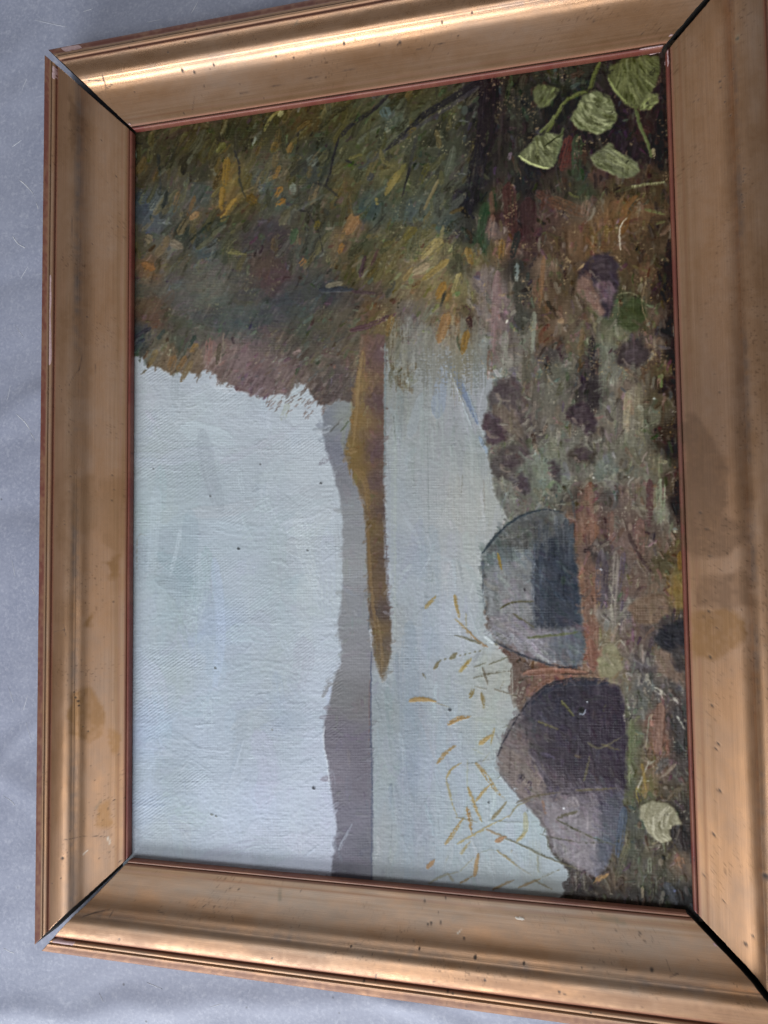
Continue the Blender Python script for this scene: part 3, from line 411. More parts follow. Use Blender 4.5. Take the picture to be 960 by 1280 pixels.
for p, w, c in [([(438,413),(462,407),(493,393)], 8, (82,58,62)), ([(450,346),(457,320)], 6, (64,46,50)), ([(464,332),(473,312)], 4, (70,50,44)), ([(400,362),(424,361),(442,362)], 8, (52,56,62)), ([(440,364),(470,367)], 5, (72,56,58)), ([(483,372),(493,352)], 8, (72,70,58)), ([(408,358),(428,353)], 7, (114,106,86)), ([(470,360),(476,350)], 6, (96,80,66)), ([(556,354),(546,372)], 11, (136,100,44)), ([(557,364),(550,384)], 3.5, (50,52,50)), ([(548,380),(540,390)], 5, (104,104,62)), ([(560,392),(548,428)], 14, (136,102,64)), ([(586,396),(588,410)], 9, (70,52,50)), ([(584,414),(578,442)], 10, (126,98,50)), ([(572,420),(575,438)], 5, (78,80,60)), ([(536,330),(516,342)], 10, (150,130,98)), ([(552,300),(528,322)], 15, (138,122,74)), ([(560,325),(528,350)], 9, (132,110,58)), ([(575,342),(566,366)], 9, (134,122,78)), ([(572,318),(576,336)], 9, (66,66,48)), ([(584,310),(590,330)], 10, (120,98,54)), ([(505,350),(515,335)], 7, (122,102,62)), ([(490,395),(484,420)], 9, (112,88,50))]:
    stroke(p, w, w*.75, c, a=.82, bris=16, dry=.2, imp=.6)
# tall dark stem, green and maroon beyond the leaves
for p, w, c, a in [([(612,92),(610,140),(604,190)], 26, (38,32,36), .75), ([(602,180),(592,230),(586,262)], 22, (38,36,40), .75), ([(632,92),(628,150),(625,200)], 10, (52,46,42), .6), ([(606,255),(600,300)], 12, (50,68,48), .7), ([(616,270),(612,300)], 8, (124,104,92), .7), ([(614,240),(616,275)], 7, (96,70,56), .6), ([(640,96),(632,128)], 6, (66,74,54), .7), ([(645,110),(643,170)], 14, (58,58,48), .5), ([(636,230),(640,290)], 18, (72,48,44), .7), ([(660,250),(662,300)], 22, (62,44,44), .7), ([(712,172),(702,212)], 14, (90,54,46), .8), ([(722,170),(720,225)], 14, (58,68,50), .8), ([(660,205),(672,225)], 18, (40,42,46), .7), ([(648,290),(640,322)], 9, (44,46,44), .8), ([(672,240),(700,262)], 14, (92,62,52), .6), ([(688,250),(735,268)], 16, (98,72,54), .6), ([(734,252),(730,270)], 12, (122,100,84), .6), ([(770,252),(757,278)], 12, (108,82,56), .7), ([(778,290),(784,262),(796,246)], 14, (112,80,46), .7), ([(806,262),(800,300)], 16, (96,76,54), .6), ([(792,176),(786,200)], 22, (46,38,42), .8), ([(776,168),(774,185)], 14, (44,36,42), .8), ([(826,140),(826,215)], 10, (32,27,28), .85), ([(836,300),(838,420)], 9, (38,28,24), .7), ([(843,430),(848,560)], 9, (44,32,24), .7), ([(846,600),(850,660)], 9, (40,28,26), .85), ([(850,690),(854,745)], 9, (120,92,40), .7), ([(660,150),(656,200)], 14, (48,48,42), .5)]:
    stroke(p, w, w*.85, c, a=a, bris=12, dry=.3, imp=.4)
# upright strokes of the wet bank and its reflection
for p, w, c, a in [([(622,340),(618,440)], 12, (126,104,102), .7), ([(606,330),(600,420)], 10, (120,108,100), .6), ([(645,325),(650,395),(652,430)], 11, (66,66,58), .65), ([(668,390),(664,440)], 8, (120,122,106), .75), ([(646,330),(646,350)], 7, (110,120,116), .7), ([(680,320),(674,385)], 6, (122,92,64), .6), ([(632,415),(628,470)], 10, (128,128,116), .6), ([(660,440),(655,480)], 12, (96,92,80), .5), ([(628,300),(625,325)], 8, (128,98,56), .7), ([(612,440),(612,480)], 7, (112,84,66), .5), ([(740,420),(738,500)], 9, (52,48,50), .7), ([(728,410),(726,450)], 7, (112,98,70), .6), ([(755,430),(752,500)], 12, (102,106,92), .7), ([(785,490),(783,540)], 10, (138,128,104), .8), ([(798,480),(800,560)], 12, (116,110,88), .6), ([(775,500),(772,550)], 8, (96,90,84), .6), ([(826,600),(826,655)], 12, (122,126,104), .85), ([(812,600),(812,660)], 10, (84,60,60), .7), ([(736,605),(738,680)], 12, (112,86,74), .6), ([(735,690),(738,780)], 10, (106,84,74), .6), ([(742,770),(742,835)], 13, (112,86,74), .65), ([(752,690),(750,760)], 14, (78,72,78), .7), ([(770,690),(766,760),(768,785)], 11, (126,118,110), .7), ([(758,700),(756,770)], 6, (72,64,72), .7), ([(780,690),(774,740)], 7, (92,82,92), .7), ([(800,650),(800,700)], 14, (112,84,76), .6), ([(786,668),(800,695),(815,715)], 7, (70,56,54), .75), ([(764,640),(762,675)], 10, (104,80,70), .7), ([(722,640),(730,665)], 12, (114,90,78), .4), ([(730,690),(742,683)], 6, (58,46,46), .7), ([(845,720),(840,750)], 12, (112,96,60), .7), ([(820,730),(812,760)], 16, (112,92,76), .6)]:
    stroke(p, w, w*.8, c, a=a, bris=15, dry=.35, imp=.55)
flecks(260, RIGHT & (YY < 480), (150,130,96)); flecks(120, RIGHT & (XX > 805) & (YY > 250) & (YY < 620), (150,118,66)); flecks(150, RIGHT & (YY > 440) & (YY < 880), (160,152,134))
flecks(170, LEFT & (XX > 470), (150,142,104)); flecks(120, LEFT, (132,128,96), a=.6); flecks(80, RIGHT & (YY > 840), (150,148,130))
flecks(40, reg([(690,700),(730,400),(745,400),(740,510),(720,510)]), (160,140,104))

# ---- stones along the bank
def edgework(poly, n, dist=6, a=(.35, .75)):
    """loose strokes dragged across an outline so that it is found and lost"""
    P = np.array(poly, float); src = blur(S.img, 4)
    for _ in range(n):
        i = rng.integers(0, len(P)); t_ = rng.random(); q = P[i]*(1-t_)+P[(i+1) % len(P)]*t_
        d = P[(i+1) % len(P)]-P[i]; th = math.atan2(d[1], d[0])+rng.choice([0., 0., .9, -.9])+rng.normal(0, .3)
        ox, oy = rng.normal(0, dist, 2); l = rng.uniform(5, 16); w = rng.uniform(2.5, 6)
        c = src[min(max(int(q[1]+oy-CY0), 0), PH-1), min(max(int(q[0]+ox-CX0), 0), PW-1)]+rng.normal(0, 7)
        x, y = q[0]+ox*.35, q[1]+oy*.35
        stroke([(x-math.cos(th)*l/2, y-math.sin(th)*l/2), (x+math.cos(th)*l/2, y+math.sin(th)*l/2)], w, w*.6, c, a=rng.uniform(*a), bris=15, dry=rng.uniform(.15, .6), imp=.6)
edgework(HILL[:26], 60, 2.5, (.3, .6)); edgework(SPIT, 70, 2.5, (.3, .65))
def stone(polys, n=26, ang=.9):
    for poly, col in polys:
        fillpoly(poly, col, 3.6, 2, .88, 10, .25)
        dabs(n, reg(poly, 1), (8, 24), (3, 7), lambda x, y: ang+rng.normal(0, .3), 6, (.35, .75), 12, (.2, .6), .5, hue=3)
        edgework(poly, max(7, n) if n > 20 else 8)
stone([([(722,345),(728,330),(740,320),(752,314),(766,315),(774,330),(773,350),(770,375),(764,392),(755,398),(745,385),(732,365)], (62,54,62)), ([(724,346),(736,342),(742,355),(748,370),(757,392),(752,398),(740,384),(728,372),(721,362)], (122,98,86)), ([(742,352),(760,350),(768,362),(766,380),(756,378),(748,368)], (102,86,90))], 14)
stone([([(612,490),(625,473),(643,470),(652,480),(650,510),(655,530),(640,535),(622,520),(610,508)], (84,76,76)), ([(604,520),(612,514),(625,520),(637,535),(630,550),(616,556),(606,545)], (74,60,66)), ([(618,505),(645,508),(655,540),(645,550),(632,535),(615,515)], (104,94,84))], 12)
stone([([(613,580),(622,562),(640,555),(660,556),(664,570),(652,582),(640,598),(625,600),(614,592)], (82,76,74)), ([(641,600),(652,590),(662,600),(664,615),(652,618),(643,612)], (74,68,74)), ([(708,515),(715,505),(728,502),(742,515),(745,540),(735,545),(722,530),(710,524)], (62,52,58)), ([(708,570),(718,556),(735,556),(747,566),(740,580),(728,580)], (72,66,60)), ([(685,578),(694,574),(703,585),(700,600),(688,598)], (74,72,72)), ([(768,440),(780,428),(800,426),(812,440),(808,455),(790,462),(772,456)], (68,60,60)), ([(776,385),(790,370),(806,378),(810,395),(800,412),(784,415),(774,405)], (66,74,48))], 10)
stone([([(700,562),(690,568),(680,560),(690,545)], (112,112,98)), ([(664,580),(690,575),(690,592),(672,600)], (112,117,103)), ([(745,580),(762,566),(768,590),(756,605),(745,598)], (100,106,97)), ([(752,600),(770,590),(768,605),(756,612)], (128,126,112))], 6)
mixdabs(90, reg([(605,470),(800,420),(810,620),(620,640)], 3) & RIGHT, [(138,134,120),(122,118,104),(128,132,116)], (6, 16), (3, 7), lambda x, y: rng.uniform(0, 3.1), .55, (.4, .8), .8)
ROCK1 = [(602,690),(625,665),(648,645),(678,636),(704,640),(713,662),(720,700),(725,760),(731,802),(727,830),(700,833),(670,826),(640,815),(618,800),(610,778),(604,740)]
stone([(ROCK1, (92,96,98)), ([(606,688),(630,664),(655,648),(690,642),(704,660),(672,680),(640,690)], (80,82,80)), ([(605,694),(640,690),(668,684),(668,720),(640,700),(615,715)], (98,106,106)), ([(608,712),(664,690),(668,782),(640,770),(612,774)], (122,125,126)), ([(670,678),(712,662),(721,705),(725,780),(668,786),(666,730)], (50,57,68)), ([(612,772),(642,765),(668,787),(722,786),(729,808),(726,828),(700,832),(650,816),(620,800)], (122,119,124)), ([(690,796),(726,790),(731,812),(724,832),(704,830),(684,818)], (82,88,94))], 34)
stroke([(602,692),(624,666),(648,647),(676,638)], 4, 3, (56,66,72), a=.85, bris=10, dry=.2, imp=.5)
stroke([(668,680),(666,730),(668,784)], 4, 3, (126,134,142), a=.7, bris=12, dry=.2, imp=.7); stroke([(676,690),(678,780)], 6, 6, (66,76,92), a=.6, bris=8, dry=.3)
for i in range(26):
    x = rng.uniform(612, 690); y = 790+(x-612)*.28+rng.normal(0, 6)
    stroke([(x-10, y+2), (x, y-3), (x+12, y+5)], 2.6, 1.6, np.array((138,138,146))+rng.normal(0, 14), a=.55, bris=12, dry=.3, imp=.8)
for i in range(10):
    x = rng.uniform(612, 655); y = rng.uniform(695, 740)
    stroke([(x, y), (x+14, y-10)], 3, 2, (128,140,142), a=.45, bris=10, dry=.4, imp=.6)
for i in range(10):
    x = rng.uniform(625, 690); y = 668-(x-640)*.25+rng.normal(0, 4)
    stroke([(x-10, y+6), (x+12, y-4)], 3, 2, (112,112,108), a=.5, bris=12, dry=.4, imp=.6)
stroke([(616,800),(650,818),(700,834),(722,834)], 3, 3, (52,54,62), a=.8, bris=10, dry=.2)
stroke([(606,795),(618,804)], 4, 3, (196,204,206), a=.8, bris=10, imp=.9)
# red earth between the stones
for p, w, c in [([(655,842),(690,838),(735,842)], 9, (118,86,72)), ([(690,850),(672,862),(660,880)], 12, (112,84,72)), ([(646,830),(640,866)], 13, (92,76,68)), ([(656,850),(648,880)], 10, (88,72,66)), ([(700,843),(742,842)], 3, (70,54,46)), ([(738,800),(742,838)], 12, (118,86,73)), ([(826,880),(822,940)], 14, (110,86,74)), ([(846,885),(852,930)], 12, (64,62,62)), ([(836,1000),(850,985)], 10, (80,72,56))]:
    stroke(p, w, w*.8, c, a=.85, bris=16, dry=.2, imp=.6)
stone([([(748,830),(752,812),(765,802),(775,815),(778,835),(768,846),(752,846)], (126,122,96)), ([(818,815),(832,805),(850,812),(858,830),(856,862),(838,850),(824,838)], (112,96,84)), ([(818,800),(830,782),(856,776),(858,812),(838,815)], (42,44,50)), ([(838,812),(858,806),(860,840),(846,838)], (60,58,58)), ([(785,760),(800,745),(830,742),(836,765),(815,782),(795,780)], (110,92,76)), ([(840,720),(862,712),(862,760),(846,760)], (116,98,56))], 10)
def glaze(poly, pts, a):
    f = field(pts, 3.2); sl, m = polymask(poly, 3, 2); m = m[..., None]*a
    S.img[sl] = S.img[sl]*(1-m)+f[sl]*m
    dabs(int(20+120*a), reg(poly, 1), (8, 24), (4, 9), lambda x, y: rng.uniform(.2, 1.5), 7, (.35, .7), 13, (.15, .6), .6, f, hue=3)
glaze(ROCK1, [(640,665,88,90,88),(680,650,80,84,84),(615,695,86,96,98),(635,715,108,112,112),(640,750,126,123,126),(655,780,124,121,124),(690,700,50,57,68),(700,740,48,55,66),(690,770,52,58,68),(715,690,62,68,74),(660,800,130,127,132),(690,815,108,110,116),(715,815,80,86,94),(620,780,112,112,116),(668,720,92,98,104),(610,740,112,118,120)], .25)
ROCK2 = [(621,945),(632,919),(646,894),(661,874),(681,858),(712,850),(748,850),(772,856),(781,882),(784,922),(781,962),(779,1012),(770,1050),(757,1085),(746,1096),(716,1081),(691,1062),(684,1038),(664,1010),(640,986),(625,966)]
stone([(ROCK2, (92,86,92)), ([(650,898),(664,876),(684,859),(748,851),(774,860),(782,900),(781,986),(692,990),(670,952),(640,925)], (46,42,53)), ([(622,945),(636,920),(652,905),(664,938),(688,982),(676,1004),(658,1004),(630,972)], (116,106,102)), ([(676,1004),(690,990),(755,992),(748,1060),(738,1092),(716,1080),(690,1048)], (124,119,124)), ([(748,994),(780,988),(776,1030),(756,1084),(744,1092),(750,1040)], (74,78,90))], 40, .5)
glaze(ROCK2, [(700,870,46,46,56),(760,900,50,42,54),(720,950,52,46,56),(770,970,50,42,52),(650,920,92,84,84),(640,950,108,98,94),(665,975,114,103,99),(690,985,92,84,86),(730,992,84,78,86),(700,1020,120,114,118),(730,1040,116,111,116),(720,1070,120,115,120),(770,1010,74,76,86),(760,1060,76,82,92),(680,890,56,56,66),(690,940,60,54,62)], .6)
stroke([(664,880),(684,862),(712,853),(760,853)], 7, 8, (48,50,60), a=.8, bris=9, dry=.2, imp=.5); stroke([(664,872),(684,856),(712,848),(750,848)], 1.6, 1.4, (34,34,40), a=.8, bris=6)
stroke([(740,870),(776,880)], 18, 16, (52,46,58), a=.6, bris=8, dry=.3); stroke([(694,915),(672,905),(650,930)], 12, 8, (72,68,74), a=.5, bris=9, dry=.4); stroke([(640,900),(626,935)], 5, 4, (88,80,82), a=.7, bris=9, dry=.3)
stroke([(782,870),(784,930),(781,990)], 4, 4, (84,86,70), a=.6, bris=10, dry=.4)
for i in range(46):
    x = rng.uniform(690, 745); y = rng.uniform(1000, 1075)
    if (x-690) > (y-1040)*.9 or y < 1040: stroke([(x-7, y+3), (x+8, y-4)], 4, 2.5, np.array((118,114,118))+rng.normal(0, 9), a=.45, bris=10, dry=.4, imp=.5)
for i in range(24):
    x = rng.uniform(632, 678); y = x*1.1+240+rng.normal(0, 12)
    stroke([(x-6, y-5), (x+7, y+6)], 4, 2, np.array((112,102,96))+rng.normal(0, 8), a=.5, bris=10, dry=.4, imp=.5)
for poly in (ROCK1, ROCK2):      # faces worked into one another
    for k in range(2):
        src = blur(S.img, 6); dabs(120, reg(poly, 1), (10, 26), (4, 9), lambda x, y: rng.uniform(.2, 1.4), 6, (.3, .6), 12, (.2, .7), .5, src, hue=3)
for i in range(44):
    x = rng.uniform(668, 716); y = 668-(x-690)*.12+rng.normal(0, 9)
    stroke([(x, y-12), (x+rng.normal(0, 2), y+14)], rng.uniform(3, 7), 3, np.array((70,75,80))+rng.normal(0, 10), a=.5, bris=12, dry=.45, imp=.6)
for i in range(60):
    t_ = rng.random(); bx, by = ((668+t_*26, 945+t_*46) if rng.random() < .4 else (690+t_*88, 990+rng.normal(0, 3)))
    stroke([(bx-rng.uniform(4, 9), by-rng.uniform(4, 12)), (bx+rng.uniform(3, 9), by+rng.uniform(4, 14))], rng.uniform(4, 9), 4, np.array((84,78,86))+rng.normal(0, 11), a=.5, bris=12, dry=.45, imp=.6)
for i in range(70):      # lit flecks and dark drags over the stones
    x, y = rng.uniform(645, 775), rng.uniform(860, 985)
    stroke([(x, y), (x+rng.uniform(-9, 9), y+rng.uniform(5, 16))], rng.uniform(3, 8), 3, np.array((56,50,62))+rng.normal(0, 9)+rng.normal(0, 3, 3), a=.45, bris=12, dry=.5, imp=.6)
OL = (92,92,58)
for p, w, c, a in [([(702,876),(717,895)], 4, OL, .75), ([(757,880),(752,898)], 3.5, (80,80,60), .5), ([(673,902),(697,912)], 4, (92,88,60), .7), ([(734,928),(750,935),(776,922)], 3, (96,92,74), .6), ([(752,930),(776,938)], 3, (96,90,66), .6), ([(730,976),(737,945)], 3.5, (88,84,62), .6), ([(720,988),(770,985)], 3, (96,88,64), .6), ([(718,944),(728,946)], 3, (98,88,60), .5), ([(695,1024),(730,1042),(766,1056)], 2.6, (74,74,58), .8), ([(675,1043),(720,1052),(756,1053)], 2, (78,78,66), .7), ([(697,1022),(722,1014)], 5, (84,80,64), .7), ([(625,761),(640,753),(668,752)], 2.4, (80,78,56), .85), ([(641,767),(668,785)], 2.6, (82,80,56), .8), ([(622,692),(627,712)], 3.4, (132,112,54), .75), ([(660,797),(690,794),(722,790)], 4.5, (92,98,70), .7), ([(678,1000),(682,1018)], 4, (122,98,84), .7), ([(713,998),(722,1010)], 14, (128,122,124), .6)]:
    stroke(p, w, w*.7, c, a=a, bris=9, dry=.2, imp=.4)
fillpoly([(724,884),(729,883),(731,889),(727,893),(723,889)], (24,26,34), .5, 0, .95); stroke([(724,892),(729,893),(732,887)], 1.4, 1, (150,160,172), a=.9, bris=2, imp=.8)
edgework(ROCK1, 45, 4); edgework(ROCK2, 50, 4)
for q, c in [([(602,692),(624,666),(648,646),(678,637),(704,640)], (50,58,64)), ([(604,700),(604,745),(610,778)], (84,92,98)), ([(618,802),(650,818),(700,834),(726,832)], (48,50,58)), ([(668,684),(667,735),(668,786)], (66,74,86)), ([(622,945),(634,918),(650,892),(664,874),(684,858),(714,850),(760,851)], (38,38,46)), ([(624,966),(642,988),(664,1010),(686,1040),(692,1062)], (84,78,80)), ([(700,992),(740,990),(778,987)], (66,60,66))]:
    stroke(q, 2.4, 2.2, c, a=.7, bris=10, dry=.3, imp=.5, taper=.1)
for x, y, r_ in [(632,488,13),(618,535,12),(636,576,13),(652,606,8),(727,518,13),(728,568,11),(692,588,8),(790,444,14),(748,335,12)]:
    for k in range(7):
        ox, oy = rng.normal(0, r_*.35, 2)
        stroke([(x+ox-r_*.5, y+oy+rng.normal(0, 2)), (x+ox+r_*.5, y+oy-3)], r_*.6, r_*.4, np.array((74,65,68))+rng.normal(0, 6), a=.45, bris=11, dry=.2, imp=.6)
    stroke([(x-r_*.9, y+r_*.3), (x-r_*.4, y+r_*.9), (x+r_*.3, y+r_)], 5, 3, (126,114,104), a=.6, bris=14, dry=.35, imp=.7)
for x, y, r, c in [(734,877,2.2,(196,206,216)), (705,1010,3.4,(214,220,228)), (656,737,2.6,(60,58,62)), (562,887,3.6,(28,28,34)), (298,686,2.4,(48,50,52)), (392,985,3.6,(34,36,42)), (401,604,2.4,(54,54,56)), (263,620,2,(70,72,72)), (192,586,1.8,(90,92,92)), (611,1003,2.4,(56,60,60)), (384,688,2,(80,84,84)), (325,580,1.8,(84,86,86)), (742,597,3,(200,200,188)), (786,596,3,(196,196,184)), (818,498,4,(176,180,168)), (844,664,6,(170,164,140)), (774,780,3,(190,186,170)), (765,830,3,(176,170,140)), (610,705,2.6,(180,190,192)), (668,705,2,(150,156,160)), (843,1113,5,(116,124,176)), (694,637,3,(190,194,184)), (751,712,3,(176,178,184)), (269,835,2.2,(80,82,80)), (265,1018,2.2,(96,98,92)), (270,1020,2,(104,104,98)), (340,912,2,(110,110,104))]:
    if sum(c) > 360: r *= .62; c = tuple(v*.9 for v in c)
    stroke([(x-.4, y), (x+.4, y+.5)], r, r, c, a=.85, bris=3, imp=.7, taper=0)
# cream touches along the lower stone and the white scrape marks
for p, w in [([(640,868),(648,872),(650,890)], 5), ([(655,858),(646,880)], 4), ([(784,840),(788,850)], 6), ([(788,868),(790,878)], 8), ([(808,848),(815,862)], 8), ([(818,860),(832,870)], 7), ([(842,872),(852,880)], 6), ([(826,862),(830,874)], 6), ([(780,892),(782,912)], 2.5), ([(795,990),(812,950)], 2.5), ([(812,955),(830,940)], 2), ([(818,962),(838,944)], 2), ([(640,1062),(636,1070)], 2), ([(712,1082),(726,1084)], 3), ([(752,802),(748,815)], 3), ([(755,792),(760,800)], 3), ([(768,718),(766,740)], 4), ([(762,730),(772,762)], 3), ([(764,755),(766,780)], 4), ([(776,800),(782,810)], 4)]:
    stroke(p, w, w*.7, np.array((146,142,128))+rng.normal(0, 8), a=.65, bris=22, dry=.5, imp=.9)
for p, w, c in [([(802,955),(808,990)], 5, (122,104,58)), ([(796,985),(800,1005)], 6, (118,106,56)), ([(790,900),(788,980)], 8, (92,98,72)), ([(834,948),(818,966)], 12, (84,80,76)), ([(845,955),(826,972)], 5, (116,104,90)), ([(846,895),(856,912)], 3, (150,150,140)), ([(812,895),(808,930)], 3, (120,116,100)), ([(780,1010),(772,1070)], 12, (66,76,90)), ([(786,1050),(770,1100)], 9, (86,84,66)), ([(745,1100),(760,1092)], 7, (134,106,70)), ([(742,1104),(750,1100)], 5, (120,96,66)), ([(848,1072),(852,1084)], 12, (120,92,70)), ([(852,1040),(856,1062)], 10, (44,38,38)), ([(812,1072),(812,1094)], 6, (112,116,100)), ([(803,1108),(803,1124)], 4, (128,118,96)), ([(832,1104),(846,1130)], 14, (62,66,72)), ([(712,1100),(714,1112)], 22, (62,54,52)), ([(700,1125),(770,1128)], 20, (50,44,40)), ([(815,1055),(822,1052)], 3, (128,120,96))]:
    stroke(p, w, w*.8, c, a=.8, bris=16, dry=.3, imp=.5)

# ---- reeds and floating leaves
def reed(p, w, c=(148,116,56), a=.85, w1=None, c2=None):
    a *= .86; w *= .92
    stroke(p, w, w*.55 if w1 is None else w1, c, a=a, bris=15, dry=.12, imp=.5, taper=.4, soft=1.4, col2=c2)
for r in [([(532,760),(545,745)], 7, (150,124,66)), ([(568,744),(574,772)], 6.5, (150,120,56)), ([(569,774),(585,790),(597,802),(609,809)], 4, (148,124,66), .85, 5, (132,88,44)), ([(582,767),(583,785)], 3, (140,132,88), .6), ([(568,794),(582,798),(601,805)], 2, (88,84,62), .85, 4), ([(543,836),(549,826)], 6.5, (98,84,48)), ([(563,824),(571,816)], 7, (100,88,52)), ([(528,842),(532,849)], 3.6, (92,84,58)), ([(575,840),(589,823)], 6.5, (164,140,74)), ([(578,836),(586,826)], 2.4, (122,96,44)), ([(593,834),(608,828)], 2.4, (84,80,60)), ([(611,831),(638,820)], 2.8, (88,84,62)), ([(592,848),(612,842),(638,839)], 3, (86,80,62), .9, 2), ([(603,835),(610,857)], 4, (92,82,66)), ([(587,872),(592,861)], 7.5, (122,102,52)), ([(602,867),(605,885)], 6, (118,96,46)), ([(593,858),(608,862)], 2, (96,92,76), .8), ([(618,862),(646,870)], 2.6, (92,82,64)), ([(512,876),(528,874),(545,877)], 7.5, (150,112,50)), ([(543,878),(561,884)], 1.8, (128,116,86), .7), ([(560,906),(572,899),(588,896)], 8, (156,114,54)), ([(600,930),(614,919)], 8, (162,128,64)), ([(618,910),(613,932)], 3.6, (158,136,80)),
          ([(547,954),(556,943),(569,932)], 7.5, (146,112,58)), ([(558,973),(564,962),(576,954)], 4.4, (150,126,70)), ([(558,975),(563,996),(571,1021)], 3.6, (150,132,80), .75), ([(583,955),(619,948)], 1.8, (84,84,76), .8), ([(595,954),(608,970),(620,988),(630,999)], 7, (148,116,58)), ([(585,984),(592,1004),(602,1027)], 6, (148,116,54)), ([(595,1001),(612,981)], 5, (158,126,64)), ([(615,1024),(633,1002)], 6.5, (114,98,60)), ([(584,1010),(587,1026),(590,1042)], 7, (144,104,48)), ([(557,1055),(570,1036),(579,1023)], 7, (148,118,62)), ([(572,1055),(592,1044),(615,1031),(636,1020)], 5, (150,128,70), .8), ([(636,1022),(646,1008),(662,1000)], 3, (120,110,76), .8), ([(576,1067),(588,1052)], 5, (150,128,74), .7), ([(608,1037),(622,1043),(634,1047)], 3.2, (128,96,54)), ([(620,1052),(632,1046)], 9, (146,96,52)), ([(632,1048),(660,1060),(684,1072),(722,1086)], 3.6, (84,80,58), .9, 2.2), ([(645,1004),(665,996),(700,990)], 3.6, (86,78,62), .85), ([(610,1026),(650,1028),(674,1027)], 1.7, (104,112,106), .7), ([(656,1016),(657,1038),(647,1050)], 9, (156,150,104), .6), ([(646,1052),(658,1040)], 5, (150,128,76), .7), ([(621,1063),(633,1072),(646,1082)], 4, (128,108,62)), ([(646,1082),(664,1094)], 2, (120,112,84), .7), ([(593,1095),(598,1067)], 7.5, (140,102,50)), ([(575,1104),(592,1094)], 3.6, (120,92,48)), ([(534,1085),(544,1074)], 7, (146,102,54)), ([(575,1089),(592,1072)], 1.6, (132,124,92), .7), ([(616,1112),(642,1100)], 4, (120,92,50)), ([(648,1110),(676,1098)], 4, (118,92,52)), ([(536,1104),(556,1094),(572,1090)], 4, (112,104,72), .6), ([(566,1102),(560,1092)], 5, (118,104,68), .5), ([(678,1096),(702,1086)], 2.6, (100,90,60)), ([(668,1100),(690,1112)], 3, (96,84,56)), ([(672,1070),(673,1090)], 2.4, (110,104,72), .7), ([(584,950),(584,990)], 2.4, (158,158,130), .5), ([(590,936),(606,944)], 2.4, (146,146,120), .5), ([(600,1066),(612,1062),(622,1064)], 1.6, (128,132,116), .6), ([(604,952),(612,940)], 1.8, (130,126,96), .5), ([(560,1070),(556,1080)], 2, (140,136,108), .4), ([(570,1022),(582,1024),(596,1028)], 2.2, (112,98,64), .8), ([(625,862),(630,852)], 2.6, (120,112,88), .6), ([(632,905),(640,914)], 3, (100,100,84), .6), ([(628,910),(640,906)], 2, (104,104,90), .6)]:
    reed(*r)
for i in range(9): stroke([(549+i*6.2, 826-i*1.5), (551.5+i*6.2, 825-i*1.5)], 2.6, 2, (104,100,76), a=.65, bris=6, imp=.3)
for i in range(4): stroke([(662+i*4, 1050), (664+i*4, 1105)], 3, 3, (160,166,158), a=.35, bris=10, dry=.5, imp=.4)
for i in range(5): stroke([(628+i*3, 836), (629+i*3, 875)], 2, 2, (174,176,164), a=.5, bris=10, dry=.4, imp=.5)

# ---- light green leaves at the top corner
def paint_leaf(poly, col, flow, n, lt=(142,146,102), dk=(70,73,46), ln=26, w=(2.8, 5.0)):
    fillpoly(poly, col, 1.6, 1, .95, 8, .5)
    P = np.array(poly, float); m = reg(poly, .5)
    ys, xs = np.nonzero(m)
    for j in rng.integers(0, len(ys), n):
        x, y = xs[j]+CX0, ys[j]+CY0
        th = flow(x, y); l = rng.uniform(.5, 1)*ln
        t2 = flow(x+math.cos(th)*l*.5, y+math.sin(th)*l*.5)
        pts = [(x-math.cos(th)*l*.4, y-math.sin(th)*l*.4), (x, y), (x+math.cos(t2)*l*.45, y+math.sin(t2)*l*.45)]
        if not all(m[min(max(int(q[1]-CY0), 0), PH-1), min(max(int(q[0]-CX0), 0), PW-1)] for q in pts): continue
        f = rng.random()
        c = np.array(lt if f < .40 else dk if f < .60 else col)*.72+np.array(col)*.28+rng.normal(0, 8)
        stroke(pts, rng.uniform(*w), 1.2, c, a=.75, bris=10, dry=.15, imp=1.0)
for p, w, c in [([(750,78),(742,96),(737,112),(722,118),(706,128),(696,144),(688,160),(676,172)], 5.5, (88,94,54)), ([(694,144),(684,158),(674,166)], 4, (100,106,66)), ([(795,138),(800,158),(809,178),(815,198)], 4.5, (86,94,58)), ([(704,160),(702,172)], 3, (70,78,50))]:
    stroke(p, w, w*.8, c, a=.9, bris=16, dry=.12, imp=.8, taper=.05)
paint_leaf([(666,114),(673,106),(690,107),(700,112),(694,122),(686,133),(674,136),(667,126)], (92,96,66), lambda x, y: 2.2, 40, (124,134,86), ln=15)
paint_leaf([(712,148),(721,134),(728,119),(745,113),(762,120),(769,135),(771,147),(763,162),(750,168),(735,166),(720,160)], (104,109,76), lambda x, y: math.atan2(y-120, x-765)+1.45 if y > 128 else .6, 150, (160,164,122), ln=22)
paint_leaf([(648,195),(660,183),(668,172),(680,165),(705,168),(700,190),(693,208),(685,211),(670,208),(656,203)], (100,104,74), lambda x, y: 1.05-(x-680)*.03, 120, (140,144,104), ln=20)
stroke([(649,195),(660,203),(676,209),(688,211)], 3, 2.4, (166,172,118), a=.9, bris=10, imp=1.2); stroke([(681,183),(696,172),(703,168)], 2.2, 1.8, (56,60,36), a=.8)
paint_leaf([(759,97),(762,84),(775,75),(800,68),(822,71),(826,90),(816,114),(806,126),(795,139),(781,131),(766,112)], (88,92,58), lambda x, y: 1.2-(x-795)*.025, 230, (116,120,76), (66,72,36), ln=24)
stroke([(760,98),(768,112),(784,130)], 3, 2, (134,142,88), a=.8, bris=12, imp=1.1)
paint_leaf([(799,132),(810,117),(822,116),(824,128),(812,137),(798,139)], (106,110,72), lambda x, y: -.6, 50, (136,144,88), ln=14)
